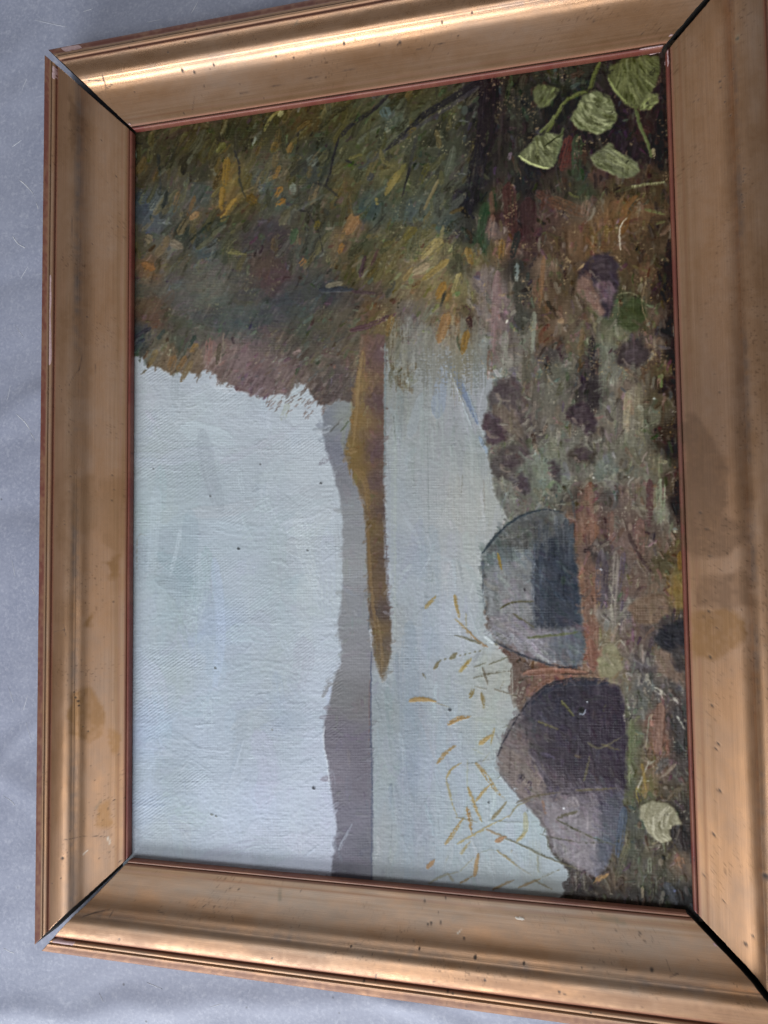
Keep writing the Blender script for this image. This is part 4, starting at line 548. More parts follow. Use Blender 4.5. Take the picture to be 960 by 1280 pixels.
paint_leaf([(737,196),(748,188),(762,178),(772,190),(785,195),(798,205),(800,215),(790,222),(775,223),(760,215),(745,208)], (104,107,80), lambda x, y: .55, 130, (134,138,98), ln=24)
for x, y, l in [(672,106,16),(690,108,14),(698,118,10),(724,128,14),(740,114,16),(760,122,12),(664,178,12),(682,166,14),(772,78,14),(800,70,16),(820,90,14),(764,90,10),(748,190,14),(790,200,12),(812,132,8),(822,120,8),(770,140,10)]:
    stroke([(x-l/2, y+rng.normal(0, 3)), (x, y-2), (x+l/2, y+rng.normal(0, 3))], 7, 4, np.array((46,46,38))+rng.normal(0, 6), a=.6, bris=14, dry=.6, imp=.5)
stroke([(768,241),(795,233),(832,229)], 3.5, 4, (92,90,62), a=.7, bris=20, dry=.35, imp=.9)
for i in range(14): stroke([(790+i*3, 234-i*.4), (791.5+i*3, 232-i*.4)], 3, 2, np.array((132,130,92))+rng.normal(0, 12), a=.8, bris=8, imp=1.)
stroke([(776,312),(774,295),(776,282),(784,272)], 1.8, 1.5, (190,180,158), a=.85, bris=6, imp=.9); stroke([(771,270),(775,252),(782,242)], 2, 2, (128,104,76), a=.6, imp=.4)
for p, w, c in [([(806,262),(832,268)], 4, (106,108,68)), ([(820,280),(832,276)], 4, (98,96,60)), ([(808,350),(802,380),(812,410)], 1.6, (120,104,76)), ([(772,368),(790,366),(806,378)], 1.4, (132,130,100)), ([(730,330),(722,338)], 3, (160,136,100)), ([(704,400),(698,402)], 7, (146,120,90)), ([(816,186),(818,198)], 5, (150,140,104)), ([(646,345),(646,352)], 5, (168,172,160)), ([(634,400),(632,404)], 3, (206,200,180))]:
    stroke(p, w, w*.8, c, a=.75, bris=18, dry=.3, imp=.7)
paint_leaf([(799,1022),(802,1006),(815,1000),(834,1003),(845,1014),(853,1031),(844,1031),(838,1036),(837,1043),(841,1050),(828,1054),(815,1046),(807,1034)], (132,129,106), lambda x, y: math.atan2(y-1024, x-850)+1.5, 110, (156,152,130), (110,107,84), ln=26, w=(4, 7))
# specks of dirt and stray touches everywhere
flecks(20, RIGHT | LEFT, (40,36,34), .1, .5)

# broken colour: pigment drags and pools differently on every thread; edges fray
def shift(a, dx, dy):
    xi = np.clip(XX-CX0+dx, 0, PW-1.001); yi = np.clip(YY-CY0+dy, 0, PH-1.001)
    x0 = xi.astype(int); y0 = yi.astype(int); fx = xi-x0; fy = yi-y0
    if a.ndim == 3: fx, fy = fx[..., None], fy[..., None]
    return (a[y0, x0]*(1-fx)+a[y0, x0+1]*fx)*(1-fy)+(a[y0+1, x0]*(1-fx)+a[y0+1, x0+1]*fx)*fy
ex = vnoise(2.2, 2.2, 51)*.55+vnoise(5, 5, 52)*.4; ey = vnoise(2.2, 2.2, 53)*.55+vnoise(5, 5, 54)*.4
S.img = shift(S.img, ex, ey); S.h = shift(S.h, ex, ey)
lm = blur((LEFT | RIGHT).astype(np.float32), 2)
up = vnoise(2.3, 13, 61)*.6+vnoise(5, 24, 62)*.6; di = (vnoise(3, 10, 63)*.7+vnoise(6, 15, 64)*.5)[(YY-CY0).astype(int), ((XX-CX0)+.5*(YY-CY0)).astype(int) % PW]
lum = S.img.mean(-1)
brk = np.where(LEFT, di, up)*lm
S.img *= (1+.06*brk+.045*GRAIN*lm)[..., None]
S.img += (lm*np.clip(brk-.55, 0, 1)*22)[..., None]*np.array((1., .93, .78), np.float32)
S.img -= (lm*np.clip(-brk-.55, 0, 1)*16)[..., None]
thr = np.sin(YY*2.05+vnoise(30, 9, 65)*2.2)*.5*(1+vnoise(9, 3, 66))+np.sin(XX*2.0+vnoise(9, 30, 67)*2.2)*.5*(1+vnoise(3, 9, 68))
S.img += ((1-lm)*(thr*2.0+vnoise(24, 2.2, 69)*2.2+vnoise(60, 40, 70)*2.5))[..., None]
S.img += lm[..., None]*((S.img-78)*.12+5)
rm = (blur(RIGHT.astype(np.float32), 22)*lm)[..., None]
S.img += rm*((blur(S.img, 1)-blur(S.img, 12))*.20+(S.img-84)*.07-np.array((2,4,5), np.float32))
sat = S.img.mean(-1, keepdims=True)
S.img = sat+(S.img-sat)*(1-.14*lm[..., None])

S.img += (.6-.3*lm[..., None])*(S.img-blur(S.img, 1))+.25*(S.img-blur(S.img, 5))*lm[..., None]     # crisp edges of the dried strokes

# ---- thickness of the paint: brush furrows over the woven cloth
furrow = vnoise(26, 1.7, 31)*.5+vnoise(1.7, 30, 32)*.3
dg = np.sin((XX*.78+YY*1.15)*1.35+WX*2)*np.clip(vnoise(46, 30, 33)-.05, 0, 1)*sky_r
S.h += .10*lm*brk+.085*thr*np.clip(.6+1.1*vnoise(38, 30, 71)+.5*vnoise(12, 9, 72), .05, 1.6)+.025*vnoise(14, 1.9, 73)
S.h += .075*furrow+.22*dg*.9+.07*vnoise(2.2, 2.2, 34)
S.h += .07*vnoise(5, 3, 35)*(sky_r | wat_r)
# ------------------------------------------------------------------ helpers
def wpos(x, y, h):
    """frame millimetres -> metres in the scene"""
    return (x-OPEN_W/2)/1000, -(y-OPEN_H/2)/1000, (h+LIP_Z)/1000

def tag(o, label=None, cat=None, group=None, kind=None):
    if label: o['label'] = label
    if cat: o['category'] = cat
    if group: o['group'] = group
    if kind: o['kind'] = kind
    return o

def grid_faces(nr, nc):
    i = np.arange(nr-1)[:, None]*nc+np.arange(nc-1)[None]
    return np.stack([i, i+1, i+nc+1, i+nc], -1).reshape(-1, 4)

def mesh_np(name, verts, quads, extra=(), mats=(), parent=None, smooth=True, extra_mat=0):
    """one mesh object from a vertex array, a quad array and a few n-gons"""
    me = bpy.data.meshes.new(name)
    nq = len(quads); loops = np.concatenate([np.asarray(quads, np.int32).ravel()]+[np.asarray(e, np.int32) for e in extra]) if len(extra) else np.asarray(quads, np.int32).ravel()
    sizes = np.concatenate([np.full(nq, 4, np.int32), np.array([len(e) for e in extra], np.int32)])
    starts = np.concatenate([[0], np.cumsum(sizes)[:-1]]).astype(np.int32)
    me.vertices.add(len(verts)); me.vertices.foreach_set('co', np.asarray(verts, np.float32).ravel())
    me.loops.add(len(loops)); me.loops.foreach_set('vertex_index', loops)
    me.polygons.add(len(sizes)); me.polygons.foreach_set('loop_start', starts); me.polygons.foreach_set('loop_total', sizes)
    sm = np.ones(len(sizes), bool)*smooth; sm[nq:] = False
    me.polygons.foreach_set('use_smooth', sm)
    mi = np.zeros(len(sizes), np.int32); mi[nq:] = extra_mat
    for m in mats: me.materials.append(m)
    me.polygons.foreach_set('material_index', mi)
    me.update(calc_edges=True); me.validate()
    o = bpy.data.objects.new(name, me); COL.objects.link(o)
    if parent: o.parent = parent
    return o

def put_attr(o, name, arr, kind='FLOAT_COLOR'):
    a = o.data.attributes.new(name, kind, 'POINT')
    arr = np.asarray(arr, np.float32)
    if kind == 'FLOAT_COLOR':
        if arr.shape[1] == 3: arr = np.concatenate([arr, np.ones((len(arr), 1), np.float32)], 1)
        a.data.foreach_set('color', arr.ravel())
    elif kind == 'FLOAT_VECTOR': a.data.foreach_set('vector', arr.ravel())
    else: a.data.foreach_set('value', arr.ravel())

def hash2(i, j, seed):
    n = (i.astype(np.int64)*374761393+j.astype(np.int64)*668265263+seed*1442695041) & 0x7fffffff
    n = ((n ^ (n >> 13))*1274126177) & 0x7fffffff
    return ((n ^ (n >> 16)) & 0xffff)/32767.5-1
def vn(x, y, seed=0):
    xi = np.floor(x); yi = np.floor(y); fx = x-xi; fy = y-yi
    fx = fx*fx*(3-2*fx); fy = fy*fy*(3-2*fy)
    a = hash2(xi, yi, seed); b = hash2(xi+1, yi, seed); c = hash2(xi, yi+1, seed); d = hash2(xi+1, yi+1, seed)
    return (a+(b-a)*fx)*(1-fy)+(c+(d-c)*fx)*fy
def srgb(c):
    c = np.asarray(c, np.float64)/255
    return np.where(c <= .04045, c/12.92, ((np.clip(c, 0, None)+.055)/1.055)**2.4)

# ------------------------------------------------------------------ materials
class NT:
    def __init__(s, name):
        s.m = bpy.data.materials.new(name); s.m.use_nodes = True; s.t = s.m.node_tree; s.p = s.t.nodes['Principled BSDF']
    def n(s, kind, **kw):
        x = s.t.nodes.new(kind)
        for k, v in kw.items():
            if isinstance(k, str) and k.startswith('_'): x.inputs[k[1:].replace('_', ' ')].default_value = v
            else: setattr(x, k, v)
        return x
    def l(s, a, b): s.t.links.new(a, b)
    def math(s, op, a, b=None, c=None, clamp=False):
        x = s.n('ShaderNodeMath', operation=op, use_clamp=clamp)
        for i, v in enumerate((a, b, c)):
            if v is None: continue
            if isinstance(v, (int, float)): x.inputs[i].default_value = v
            else: s.l(v, x.inputs[i])
        return x.outputs[0]
    def mix(s, f, a, b, blend='MIX'):
        x = s.n('ShaderNodeMix', data_type='RGBA', blend_type=blend)
        for i, v in ((0, f), (6, a), (7, b)):
            if isinstance(v, (int, float)): x.inputs[i].default_value = v
            elif isinstance(v, tuple): x.inputs[i].default_value = (*v, 1)
            else: s.l(v, x.inputs[i])
        return x.outputs[2]
    def noise(s, vec, scale, detail=4, rough=.55):
        x = s.n('ShaderNodeTexNoise'); x.inputs['Scale'].default_value = scale; x.inputs['Detail'].default_value = detail; x.inputs['Roughness'].default_value = rough
        s.l(vec, x.inputs['Vector']); return x.outputs['Fac']
    def mapping(s, vec, sc):
        x = s.n('ShaderNodeMapping'); x.inputs['Scale'].default_value = sc; s.l(vec, x.inputs['Vector']); return x.outputs[0]
    def ramp(s, f, lo, hi, a=0., b=1.):
        x = s.n('ShaderNodeMapRange'); x.inputs['From Min'].default_value = lo; x.inputs['From Max'].default_value = hi; x.inputs['To Min'].default_value = a; x.inputs['To Max'].default_value = b
        s.l(f, x.inputs['Value']); return x.outputs[0]
    def bump(s, h, strength, dist, normal=None):
        x = s.n('ShaderNodeBump'); x.inputs['Strength'].default_value = strength; x.inputs['Distance'].default_value = dist; s.l(h, x.inputs['Height'])
        if normal: s.l(normal, x.inputs['Normal'])
        return x.outputs[0]

def gilding_material():
    k = NT('worn_gilding')
    col = k.n('ShaderNodeAttribute', attribute_name='tone').outputs
    fin = k.n('ShaderNodeAttribute', attribute_name='finish').outputs     # x metal, y roughness
    st = k.n('ShaderNodeAttribute', attribute_name='along').outputs['Vector']
    sep = k.n('ShaderNodeSeparateXYZ'); k.l(fin['Vector'], sep.inputs[0])
    streak = k.noise(k.mapping(st, (.012, 2.2, 1)), 1.0, 3, .6)
    fine = k.noise(k.mapping(st, (.05, 6.0, 1)), 1.0, 2, .6)
    grit = k.noise(k.mapping(st, (2.4, 2.4, 1)), 1.0, 3, .6)
    v = k.math('ADD', k.math('MULTIPLY', streak, .40), k.math('ADD', k.math('MULTIPLY', fine, .42), k.math('MULTIPLY', grit, .34)))
    v = k.math('ADD', v, .42)
    comb = k.n('ShaderNodeCombineXYZ')
    for i in range(3): k.l(v, comb.inputs[i])
    k.l(k.mix(1., col['Color'], comb.outputs[0], 'MULTIPLY'), k.p.inputs['Base Color'])
    k.l(sep.outputs[0], k.p.inputs['Metallic'])
    k.l(k.math('ADD', sep.outputs[1], k.ramp(grit, .3, .7, -.06, .08)), k.p.inputs['Roughness'])
    hb = k.math('ADD', k.math('MULTIPLY', grit, .5), k.math('MULTIPLY', fine, .5))
    k.l(k.bump(hb, .32, .00016), k.p.inputs['Normal'])
    return k.m
def plain_material(name, a, b, rough, scale=400, metal=0., bump=.2):
    k = NT(name); co = k.n('ShaderNodeTexCoord').outputs['Object']
    f = k.noise(co, scale, 5, .6)
    k.l(k.mix(k.ramp(f, .3, .7), a, b), k.p.inputs['Base Color']); k.p.inputs['Roughness'].default_value = rough; k.p.inputs['Metallic'].default_value = metal
    k.l(k.bump(f, bump, .0002), k.p.inputs['Normal'])
    return k.m
def paint_material():
    k = NT('oil_paint')
    col = k.n('ShaderNodeAttribute', attribute_name='pigment').outputs['Color']
    co = k.n('ShaderNodeTexCoord').outputs['Object']
    f = k.noise(co, 900, 3, .6); g = k.noise(co, 60, 4, .6)
    k.l(k.mix(1., col, k.mix(f, (.92, .92, .92), (1.08, 1.08, 1.08)), 'MULTIPLY'), k.p.inputs['Base Color'])
    k.l(k.ramp(g, .3, .7, .40, .58), k.p.inputs['Roughness'])
    k.p.inputs['Specular IOR Level'].default_value = .34
    k.l(k.bump(f, .25, .00012), k.p.inputs['Normal'])
    return k.m
def sheet_material():
    k = NT('grey_sheet')
    co = k.n('ShaderNodeTexCoord').outputs['Object']
    big = k.noise(co, 7, 4, .6); mid = k.noise(co, 45, 5, .65); fine = k.noise(co, 520, 4, .7); blot = k.noise(co, 260, 5, .75)
    c = k.mix(k.ramp(big, .3, .7), (.232, .255, .345), (.300, .325, .425))
    c = k.mix(k.ramp(mid, .42, .75, 0, .5), c, (.355, .378, .475))
    c = k.mix(k.ramp(fine, .35, .72, 0, .55), c, (.41, .435, .535))
    c = k.mix(k.ramp(blot, .52, .72, 0, .32), c, (.60, .62, .69))
    vo = k.n('ShaderNodeTexVoronoi'); vo.inputs['Scale'].default_value = 150; k.l(co, vo.inputs['Vector'])
    c = k.mix(k.ramp(vo.outputs['Distance'], .045, .075, .75, 0), c, (.06, .06, .065)) if False else c
    vo2 = k.n('ShaderNodeTexVoronoi'); vo2.inputs['Scale'].default_value = 55; k.l(co, vo2.inputs['Vector'])
    c = k.mix(k.ramp(vo2.outputs['Distance'], .03, .055, .7, 0), c, (.09, .09, .10))
    k.l(c, k.p.inputs['Base Color'])
    k.l(k.ramp(mid, .3, .7, .42, .6), k.p.inputs['Roughness'])
    k.p.inputs['Specular IOR Level'].default_value = .45
    hb = k.math('ADD', k.math('MULTIPLY', fine, .5), mid)
    k.l(k.bump(hb, .25, .0006), k.p.inputs['Normal'])
    return k.m
M_GILT = gilding_material(); M_PAINT = paint_material(); M_SHEET = sheet_material()
M_WOOD = plain_material('raw_end_grain', (.012, .010, .009), (.028, .022, .018), .9, 600)
M_GESSO = plain_material('bare_pink_gesso', (.42, .27, .27), (.55, .40, .40), .75, 900)
M_CLOTH = plain_material('raw_canvas', (.22, .18, .13), (.30, .25, .18), .9, 900)
M_SCR = plain_material('scuffed_white', (.52, .54, .58), (.66, .68, .72), .6, 900)
M_FLECK = plain_material('pale_fleck', (.66, .60, .52), (.78, .72, .64), .6, 900)

# ------------------------------------------------------------------ the grey sheet the frame lies on
def build_sheet():
    xs = np.concatenate([np.linspace(-1.2, -.42, 14), np.linspace(-.40, .40, 240), np.linspace(.42, 1.2, 14)])
    ys = np.concatenate([np.linspace(-1.2, -.46, 14), np.linspace(-.44, .44, 280), np.linspace(.46, 1.2, 14)])
    X, Y = np.meshgrid(xs, ys)
    u = X*.93+Y*.36; v = -X*.36+Y*.93
    h = .9*vn(u*5, v*17, 3)+.55*vn(u*11+4, v*38, 5)+.25*vn(u*30, v*70, 8)
    for cx, cy, a, amp, wd in [(-.22, .06, .35, 1.0, .008), (-.22, -.02, -.25, -.7, .010), (-.2, -.13, .6, .8, .007), (-.2, .14, .1, -.8, .010), (-.2, -.20, -.4, .7, .007), (-.1, -.30, .15, .7, .008)]:
        d = -(X-cx)*math.sin(a)+(Y-cy)*math.cos(a)+.006*vn(X*30, Y*30, 9)
        h += amp*np.exp(-(d/wd)**2)
    inside = np.clip(1-np.maximum(np.abs(X)-.19, np.abs(Y)-.255)/.03, 0, 1)     # pressed flat under the frame
    Z = (h*.0017-.0026)*(1-inside)-.0030*inside
    o = mesh_np('floor', np.stack([X, Y, Z], -1).reshape(-1, 3), grid_faces(*X.shape), mats=[M_SHEET])
    tag(o, 'creased grey sheet with white scuffs under the framed painting', kind='structure')
    return o, lambda x, y: 0
FLOOR, _ = build_sheet()

# ------------------------------------------------------------------ the framed painting
ROOT = bpy.data.objects.new('framed_painting', None); COL.objects.link(ROOT); ROOT.empty_display_size = .1
tag(ROOT, 'old oil landscape lying sideways in a worn gilt frame with open mitres', 'painting')

GOLD = np.array((.46, .262, .142)); DUST = np.array((.365, .248, .175)); PALE = np.array((.36, .275, .21)); AMBER = np.array((.31, .168, .07)); BOLE = np.array((.15, .045, .030)); DARK = np.array((.10, .07, .05))
def inpoly(poly, x, y):
    ins = np.zeros(x.shape, bool); n = len(poly)
    for i in range(n):
        ax, ay = poly[i]; bx, by = poly[(i+1) % n]
        if ay == by: continue
        ins ^= ((ay > y) != (by > y)) & (x < (bx-ax)*(y-ay)/(by-ay)+ax)
    return ins
def rail_len(rail):
    (a, _), (b, _) = ENDS[rail]; return math.hypot(b[0]-a[0], b[1]-a[1])
def rail_along(rail, f, w):
    x, y = rail_xy(rail, f, w); return y if rail in ('left', 'right') else x
def rail_look(rail, S_, W_, part):
    """gilding colour and finish over one rail: S_ along (mm), W_ across (mm)"""
    sd = {'left': 10, 'top': 20, 'right': 30, 'bottom': 40}[rail]
    L = rail_len(rail); mk = MARKS[rail]
    n1 = vn(S_*.018, W_*.05, sd); n2 = vn(S_*.07, W_*.16, sd+1); n3 = vn(S_*.5, W_*.6, sd+2); ln = vn(S_*.010, W_*2.1, sd+3)
    n4 = vn(S_*.22, W_*.3, sd+4)
    dust = np.clip(.42+.34*n1+.20*n2+.07*n4+.10*n3, 0, 1)
    col = GOLD*(1-dust[..., None])+DUST*dust[..., None]
    metal = .72-.34*dust; rough = .46+.14*dust
    if rail == 'bottom' and part == 'cove': dust = np.clip(dust+.35*np.clip((22-W_)/8, 0, 1), 0, 1); col = GOLD*(1-dust[..., None])+PALE*dust[..., None]
    if part == 'cove':
        comb = np.clip((14-W_)/8, 0, 1)                       # combed lines beside the lip
        k = comb*np.clip(.5+ln*1.1, 0, 1)*.55
        col = col*(1-k[..., None])+(AMBER*.82)*k[..., None]
        e = np.exp(-((W_-2.6)/.6)**2)*.75+np.exp(-((W_-6.0)/.35)**2)*.35
        col = col*(1-e[..., None])+BOLE*1.5*e[..., None]; metal = metal*(1-e*.8)
        t = np.exp(-((W_-29.6)/1.7)**2)*np.clip((.45 if rail == 'left' else .1)+.6*vn(S_*.05, W_*.2, sd+5)+.4*vn(S_*.4, W_*.7, sd+6), 0, 1)*.75   # grey patches along the inner side of the roll
        col = col*(1-t[..., None])+np.array((.22, .18, .16))*t[..., None]
        roll = np.clip((W_-22)/5, 0, 1)
        rough = rough-(.20 if rail == 'top' else .14)*roll; metal = metal+.16*roll
        if rail in ('left', 'bottom'):                          # outer roll painted browner and duller to hold its glint down
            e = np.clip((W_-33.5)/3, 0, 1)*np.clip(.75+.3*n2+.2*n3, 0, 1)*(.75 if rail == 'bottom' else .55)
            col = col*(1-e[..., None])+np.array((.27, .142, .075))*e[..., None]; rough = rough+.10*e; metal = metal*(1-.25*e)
        e = np.clip((W_-42.2)/2, 0, 1)*.7
        col = col*(1-e[..., None])+BOLE*1.8*e[..., None]; metal = metal*(1-e*.5)
    elif part == 'inner':
        e = np.clip(.90+.12*n2+.05*n3, 0, 1)
        if rail == 'bottom': e = e*.8
        red = np.where((W_ < 1.0)[..., None] | (rail in ('left', 'right')), np.array((.165, .040, .031)), np.array((.085, .028, .022)))
        col = col*(1-e[..., None])+red*e[..., None]; metal = metal*(1-e*.95); rough = rough*(1-e)+.45*e
    else:
        e = np.clip((W_-50.2)/.6, 0, 1)*np.clip(.88+.3*n2+.25*n3, 0, 1)        # bole showing on the outer bevel
        e = np.maximum(e, np.exp(-((W_-45.0)/.5)**2)*.85); 
        if rail == 'bottom': e = e*.65
        col = col*(1-e[..., None])+BOLE*e[..., None]; metal = metal*(1-e*.95); rough = rough*(1-e)+.6*e
        e = np.exp(-((W_-48.9)/.6)**2)*.8
        col = col*(1-e[..., None])+DARK*.8*e[..., None]; metal = metal*(1-e*.6)
    # stains with their own outlines
    wob = 1.1*vn(S_*.16, W_*.16, sd+8)+.5*vn(S_*.6, W_*.6, sd+9); wob2 = 1.1*vn(S_*.16+50, W_*.16, sd+8)
    def soft_in(poly, sx, wx):
        P = [(rail_along(rail, a, b_), b_) for a, b_ in poly]
        return sum(inpoly(P, sx+1.1*math.cos(q*.785), wx+.8*math.sin(q*.785)).astype(float) for q in range(8))/8
    for poly in mk['a']+mk['b']:
        m = soft_in(poly, S_+wob2*1.6, W_+wob*1.6)*(.8 if poly in mk['a'] else .34)*np.clip(.9+.3*n3+.3*n2, 0, 1)
        col = col*(1-m[..., None])+AMBER*m[..., None]; rough = rough-.05*m; metal = metal*(1-m)+.8*m
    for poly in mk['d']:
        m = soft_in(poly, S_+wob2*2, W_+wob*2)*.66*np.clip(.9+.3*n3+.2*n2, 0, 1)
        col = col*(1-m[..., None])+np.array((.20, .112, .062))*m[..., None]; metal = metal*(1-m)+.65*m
    if rail == 'right':                                       # dark reflection painted as a brown tone along the middle of this rail
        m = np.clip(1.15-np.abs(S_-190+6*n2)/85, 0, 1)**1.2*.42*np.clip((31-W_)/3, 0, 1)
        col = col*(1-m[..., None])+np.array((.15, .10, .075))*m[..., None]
    # rubbing and grime
    g = np.clip(vn(S_*1.3, W_*1.4, sd+11)-.6, 0, 1)*np.clip(vn(S_*.05, W_*.09, sd+12)-.05, 0, 1)*2.0
    col = col*(1-np.clip(g, 0, .45)[..., None])
    dep = np.zeros_like(W_)
    for a, b, r in mk['k']:
        d = np.hypot(S_-rail_along(rail, a, b), (W_-b))/r
        m = np.clip(1.5-d*.85, 0, 1)
        col = col*(1-.93*m[..., None])+np.array((.02, .014, .012))*.93*m[..., None]; metal = metal*(1-m); rough = np.maximum(rough, .6*m); dep += m*.14
    rs = np.random.default_rng(sd)
    for _ in range(int(L*.22)):
        a, b, r = rs.uniform(-50, L+50), rs.uniform(2, 55), rs.uniform(.10, .30)
        m = np.clip(1.5-np.hypot((S_-a)*rs.uniform(.5, 1), W_-b)/r*.8, 0, 1)*rs.uniform(.2, .7)
        col = col*(1-m[..., None]); metal = metal*(1-m)
    for pts, hw, kind in mk['s']:
        P = np.array([(rail_along(rail, a, b), b) for a, b in pts]); best = np.full(W_.shape, 1e9)
        for i in range(len(P)-1):
            d = P[i+1]-P[i]; t = np.clip(((S_-P[i, 0])*d[0]+(W_-P[i, 1])*d[1])/(d@d+1e-9), 0, 1)
            best = np.minimum(best, np.hypot(S_-P[i, 0]-t*d[0], W_-P[i, 1]-t*d[1]))
        m = np.clip(1.4-best/max(hw, .22), 0, 1)*.8
        c = {'d': (.05, .032, .024), 'l': (.75, .70, .60), 'g': (.16, .14, .09)}[kind]
        m = m*(.6 if kind == 'g' else 1)*np.clip(.8+.5*n3, 0, 1)
        col = col*(1-m[..., None])+np.array(c)*m[..., None]; metal = metal*(1-m); dep += m*.05*(kind == 'd')
    return np.clip(col, .008, .95), np.clip(metal, 0, 1), np.clip(rough, .16, .85), dep

def band(rail, prof, name, parent, part, back, ns):
    """one moulding strip: the profile swept from mitre to mitre, closed underneath, with raw end grain"""
    prof = np.array(prof); L = rail_len(rail); sd = {'left': 1, 'top': 2, 'right': 3, 'bottom': 4}[rail]
    loop = np.vstack([prof, np.array(back)])
    F = np.repeat(np.linspace(0, 1, ns)[:, None], len(loop), 1)
    rag = np.abs(vn(loop[:, 0]*.9+sd*13, loop[:, 0]*0, sd)+.6*vn(loop[:, 0]*2.3, loop[:, 0]*0, sd+3))          # nibbled mitre edges
    F[0] += .34*rag/L; F[-1] -= .34*rag[::-1]/L
    w = loop[:, 0][None]; h = np.broadcast_to(loop[:, 1][None], (ns, len(loop))).copy()
    Wg = np.broadcast_to(w, h.shape)
    X, Y = rail_xy(rail, F, Wg)
    Sg = rail_along(rail, F, Wg)
    np_ = len(prof)
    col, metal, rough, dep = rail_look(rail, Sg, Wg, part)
    h[:, :np_] += (.10*vn(Sg*.03, Wg*.1, sd)+.05*vn(Sg*.12, Wg*.3, sd+5))[:, :np_]-dep[:, :np_]
    back_cols = slice(np_, None)
    col[:, back_cols] = (.05, .035, .025); metal[:, back_cols] = 0; rough[:, back_cols] = .8
    # chipped, slightly rounded mitre edges
    px, py, pz = wpos(X, Y, h)
    verts = np.stack([px, py, pz], -1).reshape(-1, 3)
    nl = len(loop)
    i = np.arange(ns-1)[:, None]*nl; j = np.arange(nl)[None]; j2 = (j+1) % nl
    quads = np.stack([i+j, i+j2, i+nl+j2, i+nl+j], -1).reshape(-1, 4)
    if rail in ('left', 'bottom'): quads = quads[:, ::-1]
    a = list(range(nl)); b = list(range((ns-1)*nl, ns*nl))
    caps = [a, b[::-1]] if rail in ('left', 'bottom') else [a[::-1], b]
    o = mesh_np(name, verts, quads, caps, [M_GILT, M_WOOD], parent, True, 1)
    put_attr(o, 'tone', col.reshape(-1, 3))
    put_attr(o, 'finish', np.stack([metal, rough, metal*0], -1).reshape(-1, 3), 'FLOAT_VECTOR')
    put_attr(o, 'along', np.stack([Sg+sd*700, Wg, Wg*0], -1).reshape(-1, 3), 'FLOAT_VECTOR')
    return o

def surf_h(w):
    P = np.array(INNER_BEAD+COVE+TORUS+OUTER_BEAD); return np.interp(w, P[:, 0], P[:, 1])
def patch(rail, f0, f1, w0, w1, name, parent, mat, seed, lift=.10, nf=26, nw=7):
    """a chip with a ragged outline lying on the moulding"""
    L = rail_len(rail)
    t = np.linspace(0, 1, nf)[:, None]; s = np.linspace(0, 1, nw)[None]
    lo = w0+(w1-w0)*.22*vn(t*7, t*0, seed); hi = w1+(w1-w0)*.25*vn(t*6+9, t*0, seed+1)
    end = np.clip(np.minimum(t, 1-t)/.06, 0, 1)**.5; mid = (lo+hi)/2
    lo = mid+(lo-mid)*(.25+.75*end); hi = mid+(hi-mid)*(.25+.75*end)
    W_ = lo+(hi-lo)*s; F = np.broadcast_to(f0+(f1-f0)*t, W_.shape)
    X, Y = rail_xy(rail, F, W_)
    H = surf_h(W_)+lift+.12; H[:, 0] -= lift+.25; H[:, -1] -= lift+.25; H[0] -= lift+.25; H[-1] -= lift+.25
    v = np.stack(wpos(X, Y, H), -1).reshape(-1, 3)
    q = grid_faces(nf, nw)
    if rail in ('left', 'bottom'): q = q[:, ::-1]
    return mesh_np(name, v, q[:, ::-1] if rail in ('top', 'right') and False else q, mats=[mat], parent=parent)

RAIL_LABEL = {'left': 'gilt rail with amber stains beside the painted sky', 'top': 'gilt rail with a bright glint above the painted foliage', 'right': 'gilt rail with dark brown stains beside the painted stones', 'bottom': 'gilt rail along the shaded foot of the canvas'}
RAILS = {}
for rl in ENDS:
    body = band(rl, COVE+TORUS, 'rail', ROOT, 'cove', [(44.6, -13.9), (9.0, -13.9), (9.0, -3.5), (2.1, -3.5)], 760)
    body['label'] = RAIL_LABEL[rl]; RAILS[rl] = body
    band(rl, OUTER_BEAD, 'outer_bead', body, 'outer', [(55.5, -13.9), (44.72, -13.9)], 760)
    band(rl, INNER_BEAD, 'inner_bead', body, 'inner', [(2.02, -3.5)], 500)
for rl, a in {'left': [(.252, .362, 45.6, 48.6, 1), (.004, .020, 44.9, 47.8, 2)], 'top': [(.020, .052, 51.4, 54.6, 3), (.9600, .9985, .15, 1.6, 4), (.0015, .006, 3.2, 4.2, 11), (.993, .9985, 5.0, 6.0, 12)], 'bottom': [(.004, .040, 44.9, 47.6, 5), (.9945, .9985, 12.0, 13.4, 13)], 'right': [(.0005, .020, .1, 1.3, 6)]}.items():
    for f0, f1, w0, w1, sd in a: patch(rl, f0, f1, w0, w1, 'gesso_chip', RAILS[rl], M_GESSO, sd)
patch('bottom', .7117, .7262, 9.2, 10.6, 'fleck', RAILS['bottom'], M_FLECK, 9, .3, 14, 6)

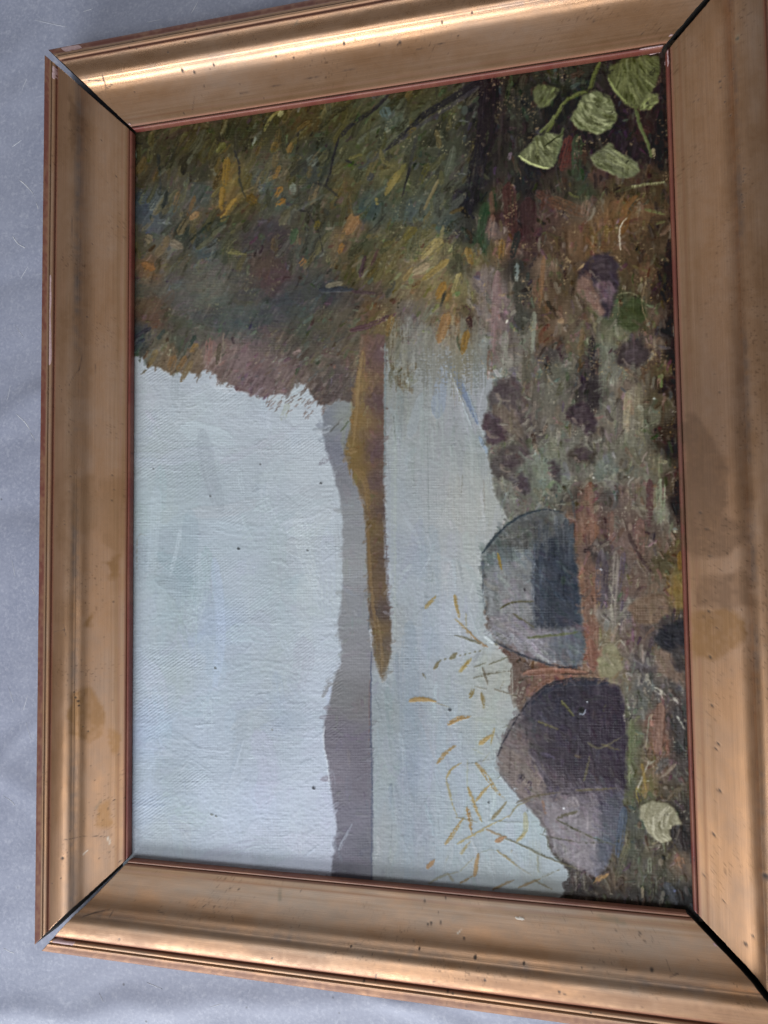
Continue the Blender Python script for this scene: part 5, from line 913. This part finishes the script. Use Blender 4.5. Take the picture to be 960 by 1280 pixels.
# ------------------------------------------------------------------ canvas
CHART = np.array(CHART_M)          # canvas millimetres -> chart units of the painting
def build_canvas():
    nx, ny = 800, 1120
    xs = np.linspace(-6.5, OPEN_W+6.5, nx); ys = np.linspace(-6.5, OPEN_H+6.5, ny)
    X, Y = np.meshgrid(xs, ys)
    q = np.stack([X, Y, np.ones_like(X)], -1)@CHART.T
    cx = np.clip(q[..., 0]/q[..., 2]-CX0, 0, PW-1.01); cy = np.clip(q[..., 1]/q[..., 2]-CY0, 0, PH-1.01)
    x0 = cx.astype(int); y0 = cy.astype(int); fx = cx-x0; fy = cy-y0
    def smp(a):
        gx, gy = (fx[..., None], fy[..., None]) if a.ndim == 3 else (fx, fy)
        return (a[y0, x0]*(1-gx)+a[y0, x0+1]*gx)*(1-gy)+(a[y0+1, x0]*(1-gx)+a[y0+1, x0+1]*gx)*gy
    rgb = smp(np.clip(S.img, 6, 245)); ht = smp(S.h)
    pig = np.clip(srgb(rgb)*PIG_GAIN-.008, .004, .9)
    sag = -.5*np.sin(np.clip(X/OPEN_W, 0, 1)*math.pi)*np.sin(np.clip(Y/OPEN_H, 0, 1)*math.pi)
    H = CANVAS_H+sag+ht*RELIEF
    v = np.stack(wpos(X, Y, H), -1).reshape(-1, 3)
    f = grid_faces(ny, nx)[:, ::-1]
    bx0, by0, _ = wpos(-6.6, -6.6, 0); bx1, by1, _ = wpos(OPEN_W+6.6, OPEN_H+6.6, 0)
    bm = bmesh.new()
    bmesh.ops.create_cube(bm, size=1)
    for q_ in bm.verts:
        q_.co.x = bx0 if q_.co.x < 0 else bx1; q_.co.y = by1 if q_.co.y < 0 else by0
        q_.co.z = (LIP_Z+CANVAS_H-(.9 if q_.co.z > 0 else 4.5))/1000
    me = bpy.data.meshes.new('canvas'); bm.to_mesh(me); bm.free(); me.materials.append(M_CLOTH)
    cv = bpy.data.objects.new('canvas', me); COL.objects.link(cv); cv.parent = ROOT
    cv['label'] = 'stretched canvas set into the frame'
    pl = mesh_np('paint_layer', v, f, mats=[M_PAINT], parent=cv)
    pl['label'] = 'painted lake shore: pale sky, grey hill, autumn foliage, reeds and stones'
    put_attr(pl, 'pigment', pig.reshape(-1, 3))
build_canvas()

# ------------------------------------------------------------------ white scuffs on the sheet
def scuff(pts, wd, seed):
    P = np.array(pts, float)
    Q = np.vstack([2*P[0]-P[1], P, 2*P[-1]-P[-2]]); o = []
    for i in range(1, len(Q)-2):
        for t in (0, .25, .5, .75):
            a0, a1, a2, a3 = Q[i-1:i+3]
            o.append(.5*(2*a1+(a2-a0)*t+(2*a0-5*a1+4*a2-a3)*t*t+(3*a1-a0-3*a2+a3)*t**3))
    return np.array(o+[P[-1]])
def build_scuffs():
    dg = bpy.context.evaluated_depsgraph_get()
    for k, (pts, wd) in enumerate(SCUFFS):
        C_ = scuff(pts, wd, k); n = len(C_)
        d = np.gradient(C_, axis=0); d /= np.linalg.norm(d, axis=1)[:, None]+1e-9; nrm = np.stack([-d[:, 1], d[:, 0]], 1)
        t = np.linspace(0, 1, n); w = wd*.5*np.sqrt(np.clip(np.minimum(t, 1-t)*5, .05, 1))*(1+.5*vn(t*9, t*0, k))
        rows = []
        for s in (-1, -.4, .4, 1):
            p = C_+nrm*(w*s)[:, None]
            zz = []
            for x, y in p/1000:
                hit, loc, nn, idx = FLOOR.ray_cast((x, y, .05), (0, 0, -1)); zz.append((loc.z if hit else 0)+(.00012 if abs(s) < 1 else -.0001))
            rows.append(np.column_stack([p/1000, zz]))
        v = np.stack(rows, 1).reshape(-1, 3)
        o = mesh_np('scuff', v, grid_faces(n, 4)[:, ::-1], mats=[M_SCR], parent=FLOOR)
bpy.context.view_layer.update()
build_scuffs()
